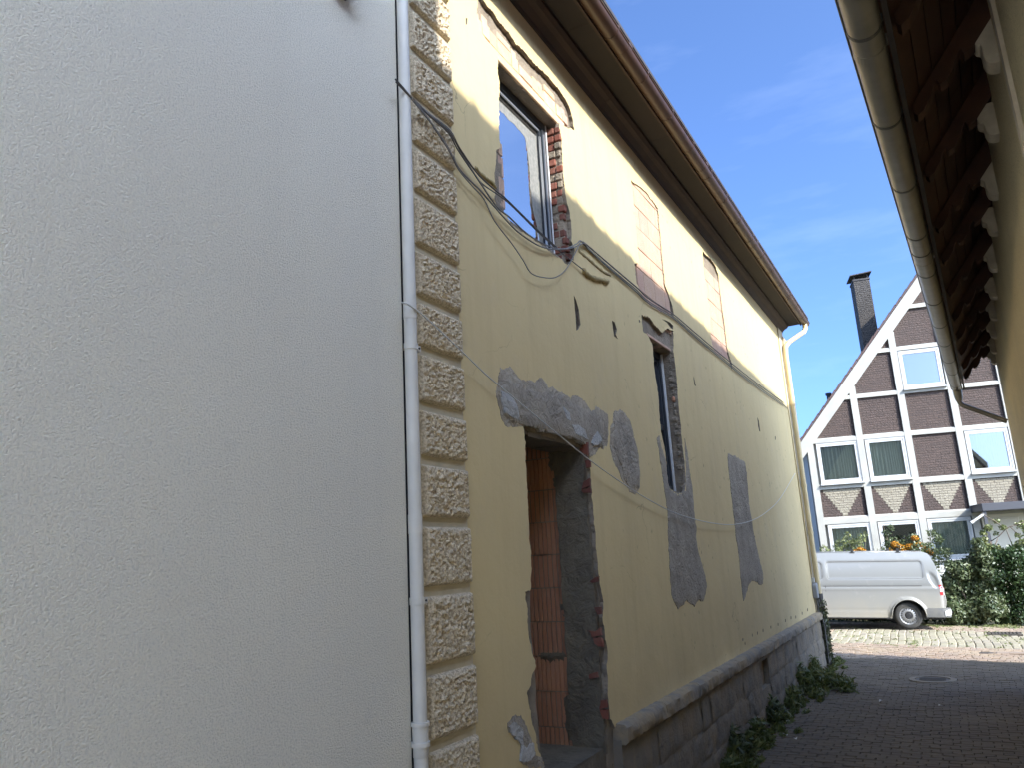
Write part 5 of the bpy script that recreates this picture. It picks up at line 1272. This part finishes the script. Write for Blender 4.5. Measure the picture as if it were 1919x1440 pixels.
# firethorn with berries behind the van roof
x2, z2 = G(1700, 1030, 25.9)
FT = thing('firethorn_bush', 'bush covered with orange berries rising behind the van roof', 'shrub', (x2, 25.9, gz(x2, 25.9)))
bl = []; bb = []
for (px, py, r_) in ((1672, 1020, .22), (1690, 1028, .26), (1712, 1012, .20), (1722, 1030, .26), (1742, 1030, .2), (1660, 1035, .2), (1700, 1060, .4), (1670, 1060, .35), (1735, 1065, .4), (1690, 1100, .5), (1725, 1110, .5), (1660, 1000, .12), (1670, 990, .1), (1745, 1000, .12), (1755, 1010, .18), (1765, 1040, .25)):
    yy_ = 25.8+rb.uniform(-.2, .2); x, z = G(px, py, yy_); bl.append((x, yy_, z, r_, r_, r_*.9))
for (px, py, r_) in ((1678, 1022, .16), (1690, 1030, .2), (1705, 1026, .16), (1714, 1010, .13), (1722, 1022, .14), (1735, 1032, .14), (1668, 1034, .14), (1745, 1038, .1)):
    x, z = G(px, py, 25.62); bb.append((x, 25.62, z, r_*.8, r_*.7, r_*.62))
leaves('foliage', bl, 5200, 0.05, 'leaf_variegated', FT, 4); leaves('berries', bb, 3000, 0.032, 'berry_orange', FT, 5, 1.1)
stems(FT, (x2, 25.9, gz(x2, 25.9)), [(q[0], q[1], q[2]) for q in bl[:9]]+[G(1655, 985, 25.8)[:1]+(25.8,)+G(1655, 985, 25.8)[1:]], 0.02)
# slender shrub before the ground floor window
x3, z3 = G(1600, 1030, 25.7)
SS = thing('feathery_shrub', 'light feathery green shrub before the ground floor window beside the corner', 'shrub', (x3, 25.8, gz(x3, 25.8)))
bl = []
for (px, py, r_) in ((1575, 1025, .2), (1590, 1015, .2), (1605, 1025, .22), (1615, 1010, .14), (1622, 1003, .08), (1588, 1003, .1), (1570, 1035, .2), (1600, 1050, .35), (1580, 1060, .35), (1545, 1034, .16), (1600, 1090, .5), (1578, 1095, .4)):
    yy_ = 25.7+rb.uniform(-.15, .15); x, z = G(px, py, yy_); bl.append((x, yy_, z, r_, r_, r_))
bo = []; 
for (px, py) in ((1611, 1030), (1617, 1033), (1605, 1034)):
    x, z = G(px, py, 25.5); bo.append((x, 25.5, z, .09, .08, .06))
leaves('foliage', bl, 3400, 0.045, 'leaf_olive', SS, 6); leaves('berries', bo, 420, 0.03, 'berry_orange', SS, 7, 1.1)
stems(SS, (x3, 25.8, gz(x3, 25.8)), [(q[0], q[1], q[2]) for q in bl[:8]], 0.014)
# rambling rose over the hedge
x4, z4 = G(1880, 1040, 25.3)
RO = thing('rambling_rose', 'rambling rose with long arching bare stems over the hedge before the porch', 'shrub', (x4, 25.3, gz(x4, 25.3)))
bl = []
for (px, py, r_) in ((1838, 1018, .14), (1850, 1030, .16), (1862, 1045, .14), (1870, 1030, .1), (1845, 1012, .08), (1880, 990, .09), (1868, 978, .08), (1852, 990, .1), (1842, 1000, .08), (1915, 985, .12), (1905, 1030, .16), (1895, 1040, .15), (1915, 1020, .15), (1935, 1000, .2), (1866, 1000, .06), (1908, 1005, .08)):
    x, z = G(px, py, 25.2); bl.append((x, 25.2+rb.uniform(-.1, .1), z, r_*1.1, r_, r_*.9))
leaves('foliage', bl, 2300, 0.05, 'leaf_olive', RO, 8)
b = MB()
for pth in (((1856, 1016), (1872, 1006), (1885, 992), (1893, 988), (1905, 985), (1930, 975)), ((1893, 988), (1905, 1000), (1915, 1015), (1930, 1040)), ((1885, 992), (1892, 1010), (1900, 1030), (1903, 1050)), ((1840, 962), (1850, 970), (1865, 978), (1880, 990)), ((1870, 1010), (1862, 1030), (1858, 1060)), ((1845, 1060), (1846, 1020), (1850, 1000))):
    P_ = [Vector((G(px, py, 25.2)[0], 25.2, G(px, py, 25.2)[1])) for px, py in pth]; b.tube(P_, 0.012, 6)
b.tube([(x4, 25.3, gz(x4, 25.3)), (x4-.2, 25.25, 0.8), tuple(Vector((G(1856, 1016, 25.2)[0], 25.2, G(1856, 1016, 25.2)[1])))], 0.02, 6)
b.build('stem', 'bark', RO, True)
# weeds along the foot of the wall
def weed(px, py, n, h, w_, label, mat='leaf_weed', seed=0, size=0.03, group=None):
    x, y = onZ(px, py, 0.0); x = max(x, WX+0.1)
    t = thing('weed_clump', label, 'weed', (x, y, gz(x, y)), 0, group)
    rg = random.Random(seed+int(px)); bl = []
    for i in range(9):
        a, r_ = rg.uniform(0, 6.28), rg.uniform(0, 1)**.6
        hh = h*rg.uniform(.35, 1)*(1-.5*r_)
        bl.append((x+math.cos(a)*r_*w_*.55, y+math.sin(a)*r_*w_, gz(x, y)+hh*.55, w_*.25, w_*.34, hh*.55))
    leaves('foliage', bl, int(n*0.7), size, mat, t, seed+3, 4.2, 0, .1)
    stems(t, (x, y, gz(x, y)), [(q[0], q[1], q[2]+q[5]*.8) for q in bl], 0.006, mat, 'stem')
for i, (px, py, n, h, w_, lb) in enumerate(((1545, 1290, 2300, .42, .75, 'large bushy weed clump under the yellow downpipe'), (1492, 1300, 2000, .50, .55, 'leafy weed clump spilling over the paving below the plinth vent'), (1470, 1318, 900, .32, .35, 'low weed tuft between the vent and the broad clump'), (1440, 1352, 700, .34, .26, 'thin upright weed tuft on the paving edge near the vent'), (1413, 1352, 600, .4, .24, 'dark scrubby weed against the plinth stones below the vent'), (1395, 1395, 900, .36, .32, 'spreading weed clump half way along the plinth'), (1425, 1398, 800, .26, .30, 'low sprawling weed on the paving bricks off the plinth'), (1345, 1420, 700, .42, .22, 'dry twiggy weed at the plinth foot next to the doorway'), (1375, 1440, 700, .28, .26, 'weed clump at the plinth foot nearest the walled doorway'), (1520, 1275, 1500, .55, .45, 'weed growing up the plinth beside the cast iron standpipe'))):
    weed(px, py, n, h, w_, lb, 'leaf_weed' if i not in (7, 4) else 'leaf_moss', 20+i)
# moss and ivy on the standpipe, grass in paving joints
mo = thing('moss_growth', 'dark green moss and ivy clinging to the cast iron standpipe', 'moss', (WX+0.1, 16.7, 0))
leaves('foliage', [(WX+0.11, 16.72, z, .09, .12, .16) for z in np.arange(0.1, 1.2, 0.14)], 1500, 0.03, 'leaf_moss', mo, 31)
gb = [( -2.34+rb.uniform(0, .35)*rb.random(), y, gz(-2.3, y)+0.0, .05, .12, .04) for y in np.arange(6.2, 17.6, 0.09) if rb.random() < .8]
gj = leaves('grass_tufts', gb, 5200, 0.035, 'leaf_weed', None, 33, 2.2); gj['kind'] = 'stuff'; gj['label'] = 'short grass sprouting along the foot of the plinth'; gj['category'] = 'grass'
gb2 = [(rb.uniform(-3, 2), rb.uniform(19.4, 24.4), 0, .06, .06, .02) for _ in range(160)]
gb2 = [(a, b_, gz(a, b_)+0.005, c, d, e) for a, b_, _, c, d, e in gb2]+[(rb.uniform(-1, 3), rb.uniform(24.1, 24.6), gz(1, 24.3)+0.02, .15, .15, .05) for _ in range(60)]
gk = leaves('grass_tufts', gb2, 4200, 0.022, 'leaf_olive', None, 34, 2.0); gk['kind'] = 'stuff'; gk['label'] = 'fine grass and moss growing between the street setts'; gk['category'] = 'grass'

# ================================================================== cables
def spline(pts, sub_=8):
    P = [Vector(p) for p in pts]; out = []
    for i in range(len(P)-1):
        p0, p1, p2, p3 = P[max(i-1, 0)], P[i], P[i+1], P[min(i+2, len(P)-1)]
        for k in range(sub_):
            t = k/sub_; out.append(0.5*((2*p1)+(p2-p0)*t+(2*p0-5*p1+4*p2-p3)*t*t+(3*p1-p0-3*p2+p3)*t**3))
    out.append(P[-1]); return out
def cable(px, r, mat, label, X=None, xs=None):
    n = len(px); pts = []
    for i, (x, y) in enumerate(px):
        XX = xs[i] if xs else X
        pts.append((XX, *onX(x, y, XX)))
    b = MB(); b.tube(spline(pts), r, 6)
    o = b.build('cable', mat, None, True); o['label'] = label; o['category'] = 'cable'; o['group'] = 'cables on the yellow house'
NX = WX+0.085
cable([(741, 148), (757, 166), (771, 182), (802, 211), (842, 243), (862, 278), (895, 325), (927, 355), (949, 373), (1008, 431), (1044, 464)], 0.0055, 'cable_dark', 'dark cable crossing the upper window diagonally', None, [WX+.085, WX+.07, NX, NX, NX, NX-.02, WX+.04, WX+.04, WX+.03, WX+.02, WX+.015])
cable([(742, 153), (758, 170), (772, 184), (804, 216), (840, 248), (858, 280), (885, 320), (905, 345), (951, 378), (1010, 436), (1046, 468), (1095, 507)], 0.005, 'cable_dark', 'thin dark cable across the upper window ending at the broken moulding', None, [WX+.085, WX+.07, NX, NX, NX, NX-.02, WX+.04, WX+.04, WX+.03, WX+.02, WX+.015, WX+.03])
cable([(771, 183), (803, 213), (842, 246), (870, 295), (900, 342), (932, 388), (954, 406), (987, 437), (1026, 460), (1057, 466), (1080, 457), (1088, 451), (1098, 461), (1130, 490), (1166, 521), (1193, 543), (1211, 561), (1239, 579), (1264, 595), (1300, 626), (1339, 659), (1390, 701), (1432, 733), (1467, 758), (1476, 766)], 0.0062, 'cable_grey', 'grey cable sagging under the window then running along the wall to the corner', None, [NX]*3+[WX+.04]*9+[WX+.016]*13)
cable([(772, 184), (795, 212), (815, 240), (840, 277), (858, 312), (878, 335), (900, 356), (918, 377), (958, 422), (981, 442), (1012, 461), (1041, 467), (1073, 464), (1094, 456), (1103, 467), (1132, 494), (1166, 524), (1193, 547), (1212, 565), (1240, 583), (1264, 598), (1300, 629), (1339, 662), (1390, 704), (1432, 736), (1468, 761)], 0.0062, 'cable_grey', 'lower grey cable of the bundle below the window and along the wall', None, [NX]*4+[WX+.04]*10+[WX+.018]*12)
cable([(771, 185), (796, 215), (816, 243), (841, 281), (860, 318), (885, 348), (907, 373), (927, 414), (959, 456), (980, 487), (996, 512), (1021, 520), (1042, 519), (1061, 504), (1077, 475), (1088, 453)], 0.0045, 'cable_grey', 'loose cable hanging in a deep loop below the upper window', None, [NX]*4+[WX+.05]*12)
cable([(1092, 453), (1105, 463), (1134, 488), (1168, 517), (1195, 540), (1213, 557), (1241, 575), (1266, 592), (1302, 623), (1341, 656), (1392, 698), (1434, 730), (1469, 755)], 0.007, 'cable_dark', 'upper dark cable of the bundle clipped along the wall', None, [WX+.016]*13)
cable([(753, 567), (767, 572), (792, 590), (830, 625), (867, 660), (900, 692), (920, 710), (982, 762), (1040, 810), (1100, 859), (1160, 902), (1212, 935), (1260, 960), (1302, 974), (1340, 982), (1375, 984), (1410, 976), (1437, 960), (1462, 935), (1490, 888)], 0.0048, 'cable_white', 'long thin pale wire swagged across the wall from the white downpipe', None, [WX+.085, WX+.085, WX+.085, WX+.08, WX+.07]+[WX+.06]*15)

# ================================================================== small things
def small(nm, b, mat, label, cat, smooth=False, ang=None):
    o = b.build(nm, mat, None, smooth, ang); o['label'] = label; o['category'] = cat; return o
jb = thing('junction_box', 'rounded grey electrical junction box at the far corner of the yellow house', 'box', (WX, 16.58, EYE-0.86))
b = MB(); n = 10; w_ = 0.09
pr2 = [(-0.1, -0.15), (0.1, -0.15)]+[(0.1*math.cos(math.pi*i/n), 0.05+0.1*math.sin(math.pi*i/n)) for i in range(n+1)]
b.prism([(0, p[0], p[1]) for p in pr2], (WX, 16.58, EYE-0.86), (w_, 0, 0)); o = b.build('cover', 'box_grey', jb); bevelled(o.data, 0.012)
b = MB(); b.box((WX, 16.53, EYE-0.71), (WX+0.05, 16.62, EYE-0.62)); b.build('cable_entry', 'white_frame', jb)
b = MB(); b.tube(spline([(WX+0.04, 16.58, EYE-1.0), (WX+0.05, 16.6, EYE-1.15), (WX+0.09, 16.62, EYE-1.17), (WX+0.07, 16.64, EYE-1.02), (WX+0.05, 16.6, EYE-1.3), (WX+0.115, 16.6, EYE-1.5), (WX+0.11, 16.6, 0)]), 0.011, 6); b.build('cable_tail', 'cable_grey', jb, True)
x, y = onZ(1747, 1270, 0.0)
dc = thing('drain_cover', 'round iron drain cover with stone rim set in the alley paving', 'drain cover', (x, y, gz(x, y)))
zg = gz(x, y); b = MB(); n = 28
b.v = [(x+r_*math.cos(2*math.pi*i/n), y+r_*math.sin(2*math.pi*i/n), zg+h_) for r_, h_ in ((0.36, -0.02), (0.36, 0.012), (0.27, 0.016), (0.27, -0.03)) for i in range(n)]
b.f = [(k*n+i, k*n+(i+1) % n, (k+1)*n+(i+1) % n, (k+1)*n+i) for k in range(3) for i in range(n)]
b.build('surround', 'plinth_stone', dc)
b = MB(); b.tube([(x, y, zg-0.03), (x, y, zg+0.004)], 0.262, 28)
for i in range(5): b.box((x-.2, y-.15+i*.07, zg+0.004), (x+.2, y-.12+i*.07, zg+0.01))
b.build('lid', 'cast_iron', dc)
x, y = onZ(1882, 1190, gz(.8, 22.3))
dg = thing('street_drain', 'rectangular iron drain grate in the sett paving before the hedge', 'drain grate', (x, y, gz(x, y)))
b = MB()
for i in range(9): b.box((x-.33+i*.075, y-.22, gz(x, y)-.01), (x-.285+i*.075, y+.22, gz(x, y)+.03))
b.box((x-.36, y-.26, gz(x, y)-.01), (x+.37, y-.22, gz(x, y)+.032)); b.box((x-.36, y+.22, gz(x, y)-.01), (x+.37, y+.26, gz(x, y)+.032)); b.build('grate', 'cast_iron', dg)
x, y = onZ(1895, 1227, gz(.7, 18.8))
b = MB(); b.box((x-.25, y-.1, gz(x, y)-.01), (x+.6, y+.12, gz(x, y)+.03)); sk = small('kerb_slab', b, 'pink_sett', 'pale flat stone slab lying in the pink setts', 'slab'); bevelled(sk.data, .008)
b = MB(); b.tube([(x-.42, y, gz(x, y)+.0), (x-.42, y, gz(x, y)+.026)], .13, 20); small('valve_cover', b, 'cast_iron', 'small round iron valve cover beside the pale slab', 'valve cover')
rb2 = random.Random(9)
for i, (px, py) in enumerate(((1477, 1353), (1472, 1377), (1490, 1384), (1386, 1393), (1460, 1330), (1650, 1312), (1762, 1321))):
    x, y = onZ(px, py, 0.02); b = MB(); s = .028
    b.grid(lambda u, v: (x+(u-.5)*s*1.6, y+(v-.5)*s*2.2, gz(x, y)+.022+.012*math.sin(u*3+v*2+i)), 3, 3)
    o = b.build('paper_scrap', 'litter', None); o['label'] = 'tiny pale scrap of litter lying on the alley bricks'; o['category'] = 'litter'; o['group'] = 'litter on the alley paving'
print('setts', N_SETTS, 'objects', len(bpy.data.objects))
